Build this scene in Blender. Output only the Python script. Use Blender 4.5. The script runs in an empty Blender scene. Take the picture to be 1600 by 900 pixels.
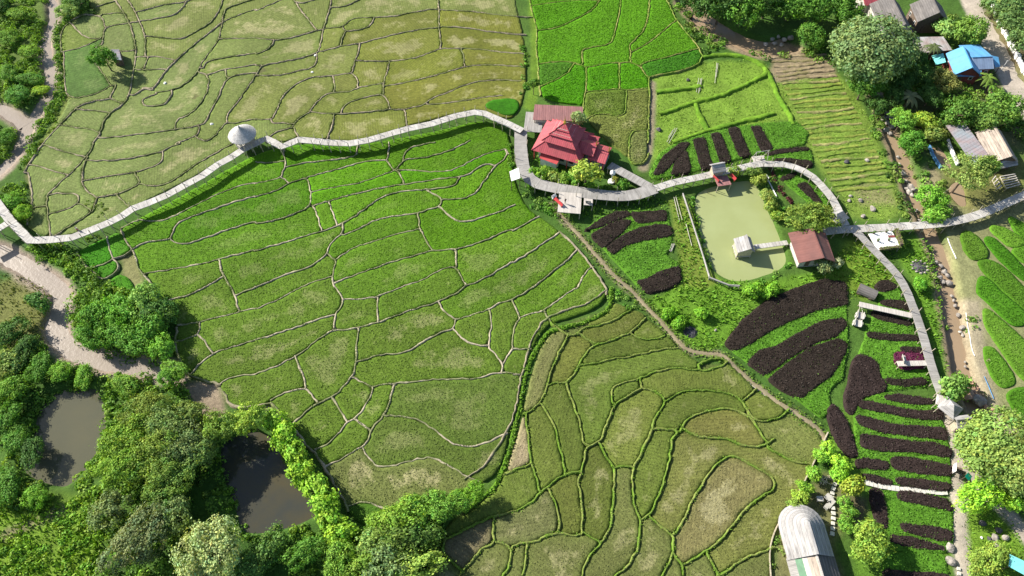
import bpy, math, random
import numpy as np
from mathutils import Vector, Matrix, noise as mnoise

# ------------------------------------------------------------------ camera, sky, sun, exposure
SC = bpy.context.scene
CAM_H, PITCH, FPX = 120.0, math.radians(57.0), 1100.0
SUN_AZ, SUN_EL = math.radians(26.0), math.radians(33.0)      # shadows run to +x and a little towards the viewer
cam = bpy.data.cameras.new('camera'); camo = bpy.data.objects.new('camera', cam)
SC.collection.objects.link(camo)
camo.location = (0, 0, CAM_H); camo.rotation_euler = (math.pi/2 - PITCH, 0, 0)
cam.sensor_width = 36.0; cam.lens = 36.0*FPX/1600.0; cam.clip_start = 1.0; cam.clip_end = 9000.0
SC.camera = camo
W = bpy.data.worlds.new('World'); SC.world = W; W.use_nodes = True
wn = W.node_tree.nodes; wl = W.node_tree.links
sky = wn.new('ShaderNodeTexSky'); sky.sky_type = 'NISHITA'; sky.sun_disc = False
sd = Vector((-math.cos(SUN_AZ)*math.cos(SUN_EL), math.sin(SUN_AZ)*math.cos(SUN_EL), math.sin(SUN_EL)))  # towards the sun
sky.sun_elevation = SUN_EL; sky.sun_rotation = math.atan2(sd.x, sd.y)
wl.new(sky.outputs[0], wn['Background'].inputs[0]); wn['Background'].inputs[1].default_value = 0.08
sun = bpy.data.lights.new('sun', 'SUN'); suno = bpy.data.objects.new('sun', sun); SC.collection.objects.link(suno)
sun.energy = 5.0; sun.angle = math.radians(0.5); sun.color = (1.0, 0.95, 0.86)
suno.rotation_euler = (-sd).to_track_quat('-Z', 'Y').to_euler()
SC.view_settings.view_transform = 'Standard'; SC.view_settings.look = 'None'
SC.view_settings.gamma = 1.0; SC.view_settings.use_curve_mapping = False
SC.view_settings.exposure = 0.98
SC.cycles.max_bounces = 5; SC.cycles.diffuse_bounces = 2; SC.cycles.glossy_bounces = 2
SC.cycles.transparent_max_bounces = 4; SC.cycles.caustics_reflective = False; SC.cycles.caustics_refractive = False

rng = np.random.default_rng(7); random.seed(7)
COL = SC.collection
_c, _s = math.cos(PITCH), math.sin(PITCH)

def P(u, v, z=0.0):                       # photo pixel -> point on the level z
    a = (u-800.0)/FPX; b = (450.0-v)/FPX
    dx, dy, dz = a, b*_s + _c, b*_c - _s
    t = (CAM_H - z)/(-dz)
    return Vector((dx*t, dy*t, z))
def P2(u, v, z=0.0):
    p = P(u, v, z); return (p.x, p.y)
def pts(s, ox=0.0, oy=0.0, k=1.0):        # "x,y x,y" in an enlarged crop -> photo pixels
    return [(ox+float(a)/k, oy+float(b)/k) for a, b in (t.split(',') for t in s.split())]
def pts3(s): return [tuple(float(a) for a in t.split(',')) for t in s.split()]
def wpts(pp, z=0.0): return np.array([P2(u, v, z) for u, v in pp])

# ------------------------------------------------------------------ small numeric helpers
def vnoise(x, y, s, seed=0):              # smooth value noise 0..1
    r = np.random.default_rng(1000+seed).random((257, 257))
    x = np.asarray(x)*s + 37.3*seed; y = np.asarray(y)*s + 91.7*seed
    xi = np.floor(x).astype(int); yi = np.floor(y).astype(int); fx = x-xi; fy = y-yi
    fx = fx*fx*(3-2*fx); fy = fy*fy*(3-2*fy); xi %= 256; yi %= 256
    return (r[xi, yi]*(1-fx)+r[xi+1, yi]*fx)*(1-fy) + (r[xi, yi+1]*(1-fx)+r[xi+1, yi+1]*fx)*fy
def fbm(x, y, s, seed=0, o=3):
    t = 0; a = 1; n = 0
    for k in range(o):
        t = t + a*vnoise(x, y, s*2**k, seed+k); n += a; a *= .55
    return t/n
def inpoly(x, y, poly):
    c = np.zeros(np.shape(x), bool); n = len(poly)
    for i in range(n):
        x0, y0 = poly[i]; x1, y1 = poly[(i+1) % n]
        if y0 == y1: continue
        k = ((y0 > y) != (y1 > y)) & (x < (x1-x0)*(y-y0)/(y1-y0)+x0)
        c ^= k
    return c
def segdist(x, y, line, closed=False):
    d = np.full(np.shape(x), 1e9); n = len(line)
    for i in range(n if closed else n-1):
        x0, y0 = line[i]; x1, y1 = line[(i+1) % n]
        ex, ey = x1-x0, y1-y0; L = ex*ex+ey*ey+1e-12
        t = np.clip(((x-x0)*ex+(y-y0)*ey)/L, 0, 1)
        d = np.minimum(d, np.hypot(x-x0-t*ex, y-y0-t*ey))
    return d
def sdist(x, y, poly):                    # >0 inside
    d = segdist(x, y, poly, True); return np.where(inpoly(x, y, poly), d, -d)
def resample(line, step):
    line = np.asarray(line, float); d = np.hypot(*np.diff(line, axis=0).T); s = np.r_[0, np.cumsum(d)]
    n = max(2, int(round(s[-1]/step))+1); t = np.linspace(0, s[-1], n)
    return np.c_[np.interp(t, s, line[:, 0]), np.interp(t, s, line[:, 1])]
def smooth(line, it=2):
    line = np.asarray(line, float)
    for _ in range(it):                   # Chaikin, ends kept
        q = line[:-1]*.75+line[1:]*.25; r = line[:-1]*.25+line[1:]*.75
        m = np.empty((2*len(q), 2)); m[0::2] = q; m[1::2] = r
        line = np.vstack([line[:1], m[1:-1], line[-1:]])
    return line
def smoothc(line, it=2):
    line = np.asarray(line, float)
    for _ in range(it):
        nx = np.roll(line, -1, axis=0); m = np.empty((2*len(line), 2)); m[0::2] = line*.75+nx*.25; m[1::2] = line*.25+nx*.75; line = m
    return line
def step01(a, b, x): t = np.clip((x-a)/(b-a), 0, 1); return t*t*(3-2*t)

# ------------------------------------------------------------------ objects
def tag(o, label=None, cat=None, group=None, kind=None):
    if label: o['label'] = label
    if cat: o['category'] = cat
    if group: o['group'] = group
    if kind: o['kind'] = kind
    return o
def empty(name, loc=(0, 0, 0), rz=0.0, parent=None):
    o = bpy.data.objects.new(name, None); COL.objects.link(o); o.location = loc; o.rotation_euler = (0, 0, rz)
    o.empty_display_size = .3
    if parent: o.parent = parent
    return o
def link(name, me, parent=None, loc=None):
    o = bpy.data.objects.new(name, me); COL.objects.link(o)
    if parent: o.parent = parent
    if loc is not None: o.location = loc
    return o
def rawmesh(name, v, f, mat, uv=None, col=None, smooth_=False, fl=None):
    """v (n,3); f list of faces or (m,k) array; uv per loop; col per vertex rgb; fl dict of per vertex floats"""
    me = bpy.data.meshes.new(name); v = np.asarray(v, np.float32)
    if isinstance(f, np.ndarray):
        m, k = f.shape
        me.vertices.add(len(v)); me.vertices.foreach_set('co', v.ravel())
        me.loops.add(m*k); me.loops.foreach_set('vertex_index', f.astype(np.int32).ravel())
        me.polygons.add(m); me.polygons.foreach_set('loop_start', np.arange(0, m*k, k, dtype=np.int32))
        me.polygons.foreach_set('loop_total', np.full(m, k, np.int32))
        me.update(calc_edges=True)
    else:
        me.from_pydata([tuple(map(float, p)) for p in v], [], f)
    if uv is not None:
        l = me.uv_layers.new(name='UVMap'); l.data.foreach_set('uv', np.asarray(uv, np.float32).ravel())
    if col is not None:
        a = me.color_attributes.new('gcol', 'FLOAT_COLOR', 'POINT')
        c4 = np.ones((len(v), 4), np.float32); c4[:, :3] = col; a.data.foreach_set('color', c4.ravel())
    if fl:
        for k_, d in fl.items():
            a = me.attributes.new(k_, 'FLOAT', 'POINT'); a.data.foreach_set('value', np.asarray(d, np.float32))
    if smooth_: me.polygons.foreach_set('use_smooth', np.ones(len(me.polygons), bool))
    if mat: me.materials.append(mat)
    return me
class MB:                                  # collects shapes; .build() links them as ONE mesh
    def __init__(s): s.v = []; s.f = []; s.uv = []
    def face(s, p, uv=None):
        n = len(s.v); s.v += [tuple(q) for q in p]; s.f.append(list(range(n, n+len(p))))
        if uv is None:
            a = Vector(p[1])-Vector(p[0]); L = a.length or 1; a = a/L
            nr = a.cross(Vector(p[2])-Vector(p[0])); nr.normalize(); b = nr.cross(a)
            uv = [((Vector(q)-Vector(p[0])).dot(a), (Vector(q)-Vector(p[0])).dot(b)) for q in p]
        s.uv += uv; return s
    def box(s, c, sx, sy, sz, rz=0.0, tilt=None):
        M = Matrix.Rotation(rz, 3, 'Z')
        if tilt is not None: M = M @ tilt
        c = Vector(c); P8 = [c + M @ Vector((x*sx/2, y*sy/2, z*sz/2)) for z in (-1, 1) for y in (-1, 1) for x in (-1, 1)]
        for q in ((0, 2, 3, 1), (4, 5, 7, 6), (0, 1, 5, 4), (2, 6, 7, 3), (0, 4, 6, 2), (1, 3, 7, 5)): s.face([P8[i] for i in q])
        return s
    def slab(s, p0, p1, p2, p3, t):        # eave p0-p1, ridge p2-p3; thickness below
        p = [Vector(q) for q in (p0, p1, p2, p3)]; n = (p[1]-p[0]).cross(p[3]-p[0]); n.normalize()
        if n.z < 0: n = -n; p = [p[1], p[0], p[3], p[2]]
        b = [q - n*t for q in p]
        s.face(p); s.face(b[::-1])
        for i in range(4): j = (i+1) % 4; s.face([p[j], p[i], b[i], b[j]])
        return s
    def tri(s, p0, p1, p2, t):
        p = [Vector(q) for q in (p0, p1, p2)]; n = (p[1]-p[0]).cross(p[2]-p[0]); n.normalize()
        if n.z < 0: n = -n; p = [p[1], p[0], p[2]]
        b = [q - n*t for q in p]; s.face(p); s.face(b[::-1])
        for i in range(3): j = (i+1) % 3; s.face([p[j], p[i], b[i], b[j]])
        return s
    def tube(s, a, b, r0, r1=None, n=6):
        a = Vector(a); b = Vector(b); r1 = r0 if r1 is None else r1; d = (b-a).normalized()
        u = d.orthogonal().normalized(); w = d.cross(u)
        A = [a+(u*math.cos(2*math.pi*i/n)+w*math.sin(2*math.pi*i/n))*r0 for i in range(n)]
        B = [b+(u*math.cos(2*math.pi*i/n)+w*math.sin(2*math.pi*i/n))*r1 for i in range(n)]
        for i in range(n): j = (i+1) % n; s.face([A[i], A[j], B[j], B[i]])
        s.face(B); s.face(A[::-1]); return s
    def prism(s, poly, z0, z1):
        n = len(poly)
        s.face([(x, y, z1) for x, y in poly])
        for i in range(n):
            x0, y0 = poly[i]; x1, y1 = poly[(i+1) % n]
            s.face([(x0, y0, z0), (x1, y1, z0), (x1, y1, z1), (x0, y0, z1)])
        return s
    def lathe(s, c, prof, n=12):           # profile [(r, z)]
        c = Vector(c)
        R = [[c+Vector((r*math.cos(2*math.pi*i/n), r*math.sin(2*math.pi*i/n), z)) for i in range(n)] for r, z in prof]
        for k in range(len(R)-1):
            for i in range(n): j = (i+1) % n; s.face([R[k][i], R[k][j], R[k+1][j], R[k+1][i]])
        return s
    def mesh(s, name, mat, smooth_=False):
        me = rawmesh(name, s.v, s.f, mat, uv=s.uv, smooth_=smooth_); return me
    def build(s, name, mat, parent=None, smooth_=False): return link(name, s.mesh(name, mat, smooth_), parent)

# ------------------------------------------------------------------ materials
def newmat(name):
    m = bpy.data.materials.new(name); m.use_nodes = True; nt = m.node_tree
    return m, nt, nt.nodes, nt.links, nt.nodes['Principled BSDF']
def N(nt, typ, **kw):
    n = nt.nodes.new(typ)
    for k, v in kw.items(): setattr(n, k, v)
    return n
def noise_n(nt, vec, scale, detail=3.0, rough=.55):
    n = nt.nodes.new('ShaderNodeTexNoise'); n.inputs['Scale'].default_value = scale
    n.inputs['Detail'].default_value = detail; n.inputs['Roughness'].default_value = rough
    if vec is not None: nt.links.new(vec, n.inputs['Vector'])
    return n.outputs['Fac']
def maprange(nt, x, a, b, c, d):
    n = nt.nodes.new('ShaderNodeMapRange'); nt.links.new(x, n.inputs['Value'])
    for k, v in zip(('From Min', 'From Max', 'To Min', 'To Max'), (a, b, c, d)): n.inputs[k].default_value = v
    return n.outputs[0]
def mixc(nt, f, a, b, mode='MIX'):
    n = nt.nodes.new('ShaderNodeMix'); n.data_type = 'RGBA'; n.blend_type = mode
    for sock, val in ((n.inputs[0], f), (n.inputs[6], a), (n.inputs[7], b)):
        if isinstance(val, (int, float)): sock.default_value = val
        elif isinstance(val, (tuple, list)): sock.default_value = (*val[:3], 1)
        else: nt.links.new(val, sock)
    return n.outputs[2]
def mathn(nt, op, a, b):
    n = nt.nodes.new('ShaderNodeMath'); n.operation = op
    for i, v in enumerate((a, b)):
        if isinstance(v, (int, float)): n.inputs[i].default_value = v
        else: nt.links.new(v, n.inputs[i])
    return n.outputs[0]
def scalec(nt, col, fac):                  # colour * scalar
    n = nt.nodes.new('ShaderNodeVectorMath'); n.operation = 'SCALE'
    nt.links.new(col, n.inputs[0]) if not isinstance(col, tuple) else setattr(n.inputs[0], 'default_value', col)
    nt.links.new(fac, n.inputs['Scale']); return n.outputs[0]
def bump(nt, h, strength, dist):
    n = nt.nodes.new('ShaderNodeBump'); n.inputs['Strength'].default_value = strength; n.inputs['Distance'].default_value = dist
    nt.links.new(h, n.inputs['Height']); return n.outputs[0]
def pos(nt): return nt.nodes.new('ShaderNodeNewGeometry').outputs['Position']
def uvn(nt): return nt.nodes.new('ShaderNodeUVMap').outputs[0]
def stretch(nt, vec, sx, sy, sz=1.0):
    n = nt.nodes.new('ShaderNodeVectorMath'); n.operation = 'MULTIPLY'; nt.links.new(vec, n.inputs[0]); n.inputs[1].default_value = (sx, sy, sz)
    return n.outputs[0]

def mat_plain(name, c, rough=.7, var=.25, sc=1.5, c2=None, bmp=0.0, metal=0.0):
    m, nt, nd, lk, b = newmat(name); p = pos(nt)
    n1 = noise_n(nt, p, sc, 5); n2 = noise_n(nt, p, sc*.17, 2)
    f = maprange(nt, n1, .3, .7, 1-var, 1+var)
    base = mixc(nt, maprange(nt, n2, .38, .62, 0, 1), c, c2) if c2 else c
    if not c2:
        rgb = nt.nodes.new('ShaderNodeRGB'); rgb.outputs[0].default_value = (*c, 1); base = rgb.outputs[0]
    lk.new(scalec(nt, base, f), b.inputs['Base Color']); b.inputs['Roughness'].default_value = rough; b.inputs['Metallic'].default_value = metal
    b.inputs['Specular IOR Level'].default_value = .3
    if bmp: lk.new(bump(nt, n1, .6, bmp), b.inputs['Normal'])
    return m
def mat_uv(name, c, c2, period, along=0, rough=.7, var=.35, gap=.35, grain=8.0, bmp=.03):
    """boards, bamboo slats or sheet ribs: lines across u (along=0) or v (along=1) with streaky grain"""
    m, nt, nd, lk, b = newmat(name); uv = uvn(nt)
    sep = nt.nodes.new('ShaderNodeSeparateXYZ'); lk.new(uv, sep.inputs[0]); co = sep.outputs[along]
    t = mathn(nt, 'FRACT', mathn(nt, 'DIVIDE', co, period), 0.0)
    edge = mathn(nt, 'ABSOLUTE', mathn(nt, 'SUBTRACT', t, .5), 0)            # .5 at the joints
    joint = maprange(nt, edge, .34, .5, 0, 1)
    cell = mathn(nt, 'FLOOR', mathn(nt, 'DIVIDE', co, period), 0.0)
    wn_ = nt.nodes.new('ShaderNodeTexWhiteNoise'); wn_.noise_dimensions = '1D'; lk.new(cell, wn_.inputs['W'])
    st = stretch(nt, uv, grain if along == 0 else .6, grain if along == 1 else .6)
    n1 = noise_n(nt, st, 1.0, 5, .65); n2 = noise_n(nt, pos(nt), .35, 3)
    f = mathn(nt, 'ADD', maprange(nt, n1, .3, .7, 1-var, 1+var*.6), maprange(nt, wn_.outputs[0], 0, 1, -var*.4, var*.4))
    base = mixc(nt, maprange(nt, n2, .35, .65, 0, 1), c, c2)
    colr = scalec(nt, base, mathn(nt, 'MULTIPLY', f, maprange(nt, joint, 0, 1, 1.0, 1-gap)))
    lk.new(colr, b.inputs['Base Color']); b.inputs['Roughness'].default_value = rough; b.inputs['Specular IOR Level'].default_value = .25
    lk.new(bump(nt, mathn(nt, 'SUBTRACT', n1, joint), .5, bmp), b.inputs['Normal'])
    return m
def mat_vcol(name, var=.3, sc=2.0, rough=.9, bmp=.12):
    m, nt, nd, lk, b = newmat(name); p = pos(nt)
    a = nt.nodes.new('ShaderNodeVertexColor'); a.layer_name = 'gcol'
    n1 = noise_n(nt, p, sc, 6, .65); n2 = noise_n(nt, p, sc*3.5, 3); n3 = noise_n(nt, p, sc*.12, 3)
    f = mathn(nt, 'MULTIPLY', maprange(nt, n1, .3, .7, 1-var, 1+var), maprange(nt, n2, .3, .7, 1-var*.6, 1+var*.6))
    f = mathn(nt, 'MULTIPLY', f, maprange(nt, n3, .3, .7, .85, 1.15))
    lk.new(scalec(nt, a.outputs[0], f), b.inputs['Base Color']); b.inputs['Roughness'].default_value = rough
    b.inputs['Specular IOR Level'].default_value = .15
    lk.new(bump(nt, mathn(nt, 'ADD', n1, n2), .7, bmp), b.inputs['Normal'])
    return m
def mat_leaf(name, trans=.28):
    m, nt, nd, lk, b = newmat(name)
    oi = nt.nodes.new('ShaderNodeObjectInfo'); a = nt.nodes.new('ShaderNodeVertexColor'); a.layer_name = 'gcol'
    c = mixc(nt, 1.0, oi.outputs['Color'], a.outputs[0], 'MULTIPLY')
    d = nt.nodes.new('ShaderNodeBsdfDiffuse'); t = nt.nodes.new('ShaderNodeBsdfTranslucent'); g = nt.nodes.new('ShaderNodeBsdfGlossy')
    lk.new(c, d.inputs[0]); lk.new(mixc(nt, 1.0, c, (1.25, 1.2, .5), 'MULTIPLY'), t.inputs[0]); g.inputs['Roughness'].default_value = .6
    mx = nt.nodes.new('ShaderNodeMixShader'); mx.inputs[0].default_value = trans; lk.new(d.outputs[0], mx.inputs[1]); lk.new(t.outputs[0], mx.inputs[2])
    m2 = nt.nodes.new('ShaderNodeMixShader'); m2.inputs[0].default_value = .012; lk.new(mx.outputs[0], m2.inputs[1]); lk.new(g.outputs[0], m2.inputs[2])
    lk.new(m2.outputs[0], nd['Material Output'].inputs[0]); nd.remove(b)
    return m
def mat_water(name, c, c2, rough=.08, bmp=.02, sc=1.2):
    m, nt, nd, lk, b = newmat(name); p = pos(nt)
    n2 = noise_n(nt, p, .12, 4); n1 = noise_n(nt, p, sc, 3)
    lk.new(mixc(nt, maprange(nt, n2, .35, .65, 0, 1), c, c2), b.inputs['Base Color'])
    b.inputs['Roughness'].default_value = rough; b.inputs['IOR'].default_value = 1.33
    lk.new(bump(nt, n1, .25, bmp), b.inputs['Normal'])
    return m
def mat_field(name):
    m, nt, nd, lk, b = newmat(name); p = pos(nt)
    oi = nt.nodes.new('ShaderNodeObjectInfo')
    mid = nt.nodes.new('ShaderNodeAttribute'); mid.attribute_name = 'mid'
    n0 = noise_n(nt, p, .16, 5, .6); n1 = noise_n(nt, p, 1.3, 6, .7); n2 = noise_n(nt, p, 5.0, 3, .6); n3 = noise_n(nt, p, .07, 2)
    pm = mathn(nt, 'ADD', mathn(nt, 'MULTIPLY', n0, .8), mathn(nt, 'MULTIPLY', mid.outputs['Fac'], .16))
    pm = mathn(nt, 'ADD', pm, mathn(nt, 'MULTIPLY', n1, .22))
    pm = maprange(nt, pm, .63, .71, 0, 1)
    pm = mathn(nt, 'MULTIPLY', pm, oi.outputs['Alpha'])
    col = mixc(nt, pm, oi.outputs['Color'], (.31, .285, .145))
    edge = maprange(nt, mid.outputs['Fac'], 0.0, .35, 1, 0)                  # weeds along the bunds
    col = mixc(nt, mathn(nt, 'MULTIPLY', edge, .35), col, mixc(nt, 1.0, oi.outputs['Color'], (.75, .95, .6), 'MULTIPLY'))
    f = mathn(nt, 'MULTIPLY', maprange(nt, n1, .3, .7, .72, 1.28), maprange(nt, n2, .3, .7, .75, 1.25))
    f = mathn(nt, 'MULTIPLY', f, maprange(nt, n3, .35, .65, .88, 1.12))
    ang = mathn(nt, 'MULTIPLY', oi.outputs['Random'], 3.1)                   # planted rows, each plot its own way
    rot = nt.nodes.new('ShaderNodeVectorRotate'); rot.rotation_type = 'Z_AXIS'; lk.new(p, rot.inputs['Vector']); lk.new(ang, rot.inputs['Angle'])
    wv = nt.nodes.new('ShaderNodeTexWave'); wv.inputs['Scale'].default_value = .52; wv.inputs['Distortion'].default_value = 1.6; wv.inputs['Detail'].default_value = 2; wv.inputs['Detail Scale'].default_value = .6
    lk.new(rot.outputs[0], wv.inputs['Vector']); f = mathn(nt, 'MULTIPLY', f, maprange(nt, wv.outputs['Fac'], 0, 1, .90, 1.08))
    lk.new(scalec(nt, col, f), b.inputs['Base Color']); b.inputs['Roughness'].default_value = .9; b.inputs['Specular IOR Level'].default_value = .12
    lk.new(bump(nt, mathn(nt, 'ADD', n1, n2), .8, .12), b.inputs['Normal'])
    return m
M = dict(
    ground=mat_vcol('ground_cover'), field=mat_field('paddy_surface'), leaf=mat_leaf('foliage'), blade=mat_leaf('grass_blade', .2),
    soil=mat_vcol('bund_earth', .28, 1.6, .95, .1),
    deck=mat_uv('bamboo_deck', (.53, .505, .465), (.42, .395, .36), .25, 0, .75, .38, .32),
    deck_grey=mat_uv('weathered_deck', (.38, .36, .335), (.28, .265, .245), .25, 0, .8, .3, .3),
    deck_pale=mat_uv('pale_boards', (.52, .48, .43), (.45, .41, .365), .3, 0, .7, .18, .15),
    bamboo=mat_plain('bamboo_pole', (.42, .37, .27), .6, .3, 3.0), wood=mat_plain('dark_wood', (.13, .095, .07), .8, .3, 3.0),
    trunk=mat_plain('bark', (.12, .09, .065), .9, .35, 4.0, bmp=.05),
    thatch=mat_uv('pale_thatch', (.41, .395, .38), (.31, .295, .285), .55, 1, .9, .4, .3, 5.0, .08),
    cone=mat_plain('cone_thatch', (.46, .445, .43), .95, .38, 5.0, (.40, .385, .37), .12),
    thatch_old=mat_uv('brown_thatch', (.42, .35, .285), (.33, .275, .23), .6, 1, .9, .4, .3, 5.0, .08),
    grey_tile=mat_uv('grey_roof_tile', (.17, .155, .145), (.13, .12, .115), .5, 1, .85, .3, .3, 3.0, .03),
    red_roof=mat_uv('red_sheet_roof', (.46, .085, .105), (.38, .085, .095), .5, 0, .45, .16, .2, 1.0, .05),
    pink_roof=mat_uv('faded_red_sheet', (.33, .155, .145), (.27, .135, .13), .55, 0, .5, .16, .18, 1.0, .05),
    brown_roof=mat_uv('brown_sheet_roof', (.22, .098, .082), (.18, .086, .075), .6, 0, .5, .14, .1, 1.0, .03),
    blue_roof=mat_uv('blue_sheet_roof', (.11, .36, .62), (.12, .31, .54), .6, 0, .45, .14, .1, 1.0, .03),
    blue_faded=mat_uv('faded_blue_sheet', (.24, .33, .46), (.22, .29, .42), .6, 0, .55, .15, .12, 1.0, .03),
    teal=mat_plain('turquoise_sheet', (.20, .62, .58), .5, .12, 1.0), green_sheet=mat_plain('green_sheet', (.07, .17, .09), .5, .2, 1.5),
    tin=mat_uv('tin_sheet', (.46, .45, .44), (.36, .27, .24), .5, 0, .5, .25, .15, 1.5, .04),
    tin_blue=mat_uv('old_zinc_sheet', (.27, .30, .33), (.32, .25, .25), .8, 1, .5, .25, .25, 1.5, .04),
    white=mat_plain('white_paint', (.72, .71, .68), .6, .08, 1.0), plaster=mat_plain('cream_plaster', (.52, .49, .43), .8, .12, 1.0),
    redwall=mat_plain('dark_red_wall', (.20, .05, .045), .7, .2, 1.0), bluewall=mat_plain('blue_gable', (.05, .13, .36), .6, .1, 1.0),
    glass=mat_plain('window_glass', (.03, .035, .04), .1, .1, 1.0), gold=mat_plain('gilded_metal', (.62, .40, .07), .3, .15, 3.0, metal=.7),
    rock=mat_plain('river_stone', (.36, .325, .28), .85, .35, 1.8, (.26, .23, .20), .15), darkrock=mat_plain('dark_stone', (.075, .07, .075), .8, .4, 2.5, bmp=.1),
    redrock=mat_plain('red_boulder', (.36, .22, .15), .85, .35, 2.0, bmp=.1),
    dirt=mat_vcol('trodden_earth', .18, 1.2, .95, .06), concrete=mat_plain('concrete', (.45, .43, .39), .85, .15, .8, (.38, .36, .31)),
    redpaint=mat_plain('red_paint', (.45, .06, .06), .5, .12, 1.0), bluepaint=mat_plain('blue_tarpaulin', (.10, .25, .45), .5, .15, 1.0),
    greencloth=mat_plain('green_cloth', (.0, .22, .15), .7, .1, 1.0), char=mat_plain('ash', (.10, .095, .10), .9, .5, 3.0, (.03, .03, .035)),
    cloth_d=mat_plain('dark_cloth', (.04, .04, .06), .8, .2, 3.0), skin=mat_plain('skin', (.42, .26, .18), .6, .05, 3.0),
    pond_green=mat_water('green_pond_water', (.30, .335, .15), (.27, .30, .125), .05, .012, 1.5),
    pond_grey=mat_water('grey_pond_water', (.105, .10, .062), (.09, .09, .06), .06, .01),
    pond_dark=mat_water('dark_pond_water', (.042, .047, .044), (.075, .064, .034), .05, .01),
    mud_water=mat_water('muddy_water', (.30, .215, .135), (.26, .19, .12), .15, .04, 2.0),
    silt_water=mat_water('silty_stream', (.315, .265, .215), (.26, .215, .175), .25, .15, 1.6),
    pale_stone=mat_plain('paving_stone', (.55, .53, .46), .85, .15, 2.0))
# ------------------------------------------------------------------ traced lines (4x crops of the photograph, origin ox, oy)
T = {}
T[0, 0] = ("s", """720,0 800,120 840,230 850,330 845,400 825,500 815,580 780,650 700,700 650,750 625,850 580,900
800,0 850,80 880,150 910,220 910,350
850,80 950,50 1060,25 1160,15 1240,-20
1165,15 1140,60 1080,100 980,120 890,130 820,145 660,170 650,210 640,280
600,45 660,25 720,10
640,95 750,80 790,95
385,330 380,200 430,140 480,110 520,90 580,95 640,110 660,170
450,150 490,200 530,230 560,245 635,240
385,330 480,310 580,270 635,240
400,340 405,450 410,560 430,610 500,615 620,585 690,540 730,530
640,280 600,300 560,350 640,450 680,520
740,325 830,320
850,360 930,355 1010,358 1100,380
910,225 1000,235 1110,250 1200,220 1290,160 1340,120 1380,50 1400,-20
930,355 915,400 895,440 845,435
895,440 1040,435
895,550 960,560 1000,500 1050,430 1110,370 1180,310 1250,250 1330,190 1390,140 1480,100 1600,60
980,580 1080,565 1160,530 1240,450 1270,380 1330,310 1370,250 1390,150 1400,80 1420,50 1500,25 1610,-10
1380,245 1600,240
1270,430 1290,390 1340,375 1440,355 1600,335
1300,470 1400,435 1500,425 1600,405
1410,435 1420,480
1600,460 1540,460 1420,485 1380,580 1330,680 1290,760 1250,790 1100,810 960,830 800,850 635,865
1240,450 1300,470 1310,530 1280,620 1220,690 1160,730 1110,745 1095,800
980,590 900,620 890,640 910,665 960,665 1040,655 1080,580
1250,795 1240,850 1150,880 1100,900
1225,855 1280,890 1340,860 1400,780 1430,770 1410,730 1470,660 1530,580 1600,470
1430,770 1480,775 1540,755 1600,745
730,530 700,590 690,620 745,640
690,620 600,630 490,660 400,760 330,830 270,900
480,685 560,690 640,700 690,705
390,785 470,800 560,805 620,830
815,590 835,600 895,555 960,565""")
T[1, 0] = ("s", """0,70 80,35 190,-10
230,-10 250,20 310,20 390,-10
250,20 300,90 380,190
0,240 110,255 220,240 300,215 390,190 415,185
115,255 90,300 40,330 0,340
475,-20 460,70 430,150 410,240 400,310 380,335 280,365 160,390 40,410 20,440 0,480
40,410 0,410
480,50 540,45 600,25 660,-10
440,180 550,170 590,125 640,115 740,110 850,105 960,85 1080,60 1140,60
740,115 720,155 690,180 570,200 550,180
560,200 540,230 530,290
405,325 530,290 650,275 700,260 800,235 920,205 1030,185 1140,175
1140,-20 1145,80 1145,180 1155,250 1155,300
1145,65 1280,70 1400,80 1500,95 1690,110
1145,170 1280,170 1400,190 1500,205 1690,220
650,275 640,340 610,410 600,460 560,465 480,475 440,480 350,485 280,510 210,560 170,600 140,670 110,730 100,750 0,750
640,380 760,385 880,380 980,370 1080,335 1150,305 1280,305 1400,310 1500,325 1680,340
1280,305 1300,360 1305,420
835,390 820,450 800,520
810,540 900,525 1000,505 1100,480 1200,450 1300,420 1440,405 1670,420
380,335 385,370 370,410 345,430 260,445 160,475 5,475
480,480 495,530 490,575
610,465 640,500 635,545
340,690 400,620 460,580 530,580 585,580 640,550 700,540 800,520
800,520 795,590
530,710 545,670 600,635 690,610 790,590 830,630 835,680
340,700 400,710 490,715 600,710 720,700 830,685 920,690 1000,670 1060,655 1100,615 1200,580 1300,535 1400,510 1500,500 1660,510
1070,655 1150,655 1240,640 1340,625 1430,610 1540,600
490,720 475,790 445,880 440,900
340,700 270,740 235,780 230,800 140,820 95,850 60,890
105,770 230,775
235,800 270,860 280,900
930,690 945,800""")
T[2, 0] = ("g", """110,45 220,25 340,12 470,5 540,10
110,0 120,50 135,110 160,195 150,300 165,400 165,500 180,600
160,195 250,185 340,155 430,110 500,70 540,20 560,-20
685,-20 670,90 645,200 620,280 540,295 450,310 435,330 445,400
860,-20 855,90 830,190 770,250 730,290 740,330 740,390
740,335 830,290 910,230 1020,135
955,-20 1000,70 1025,130 1100,220 1160,290 1190,350
165,405 260,390 360,390 430,410 470,430 560,405 680,395 740,395 800,420
390,400 350,460 290,500 180,545
465,430 465,560 450,620 445,690
460,580 560,570 670,560 720,570 855,555
675,400 668,480 675,560
800,415 830,470 855,490
800,415 840,390 940,370 1060,335 1180,305
855,490 860,560 855,700 850,900
855,490 930,470 1020,455 1110,430 1170,400 1190,350
715,570 710,690 690,735 600,720 520,715 480,740 450,760
850,820 760,820 735,860 735,900 725,985 760,1035 830,1020 855,960""")
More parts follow.
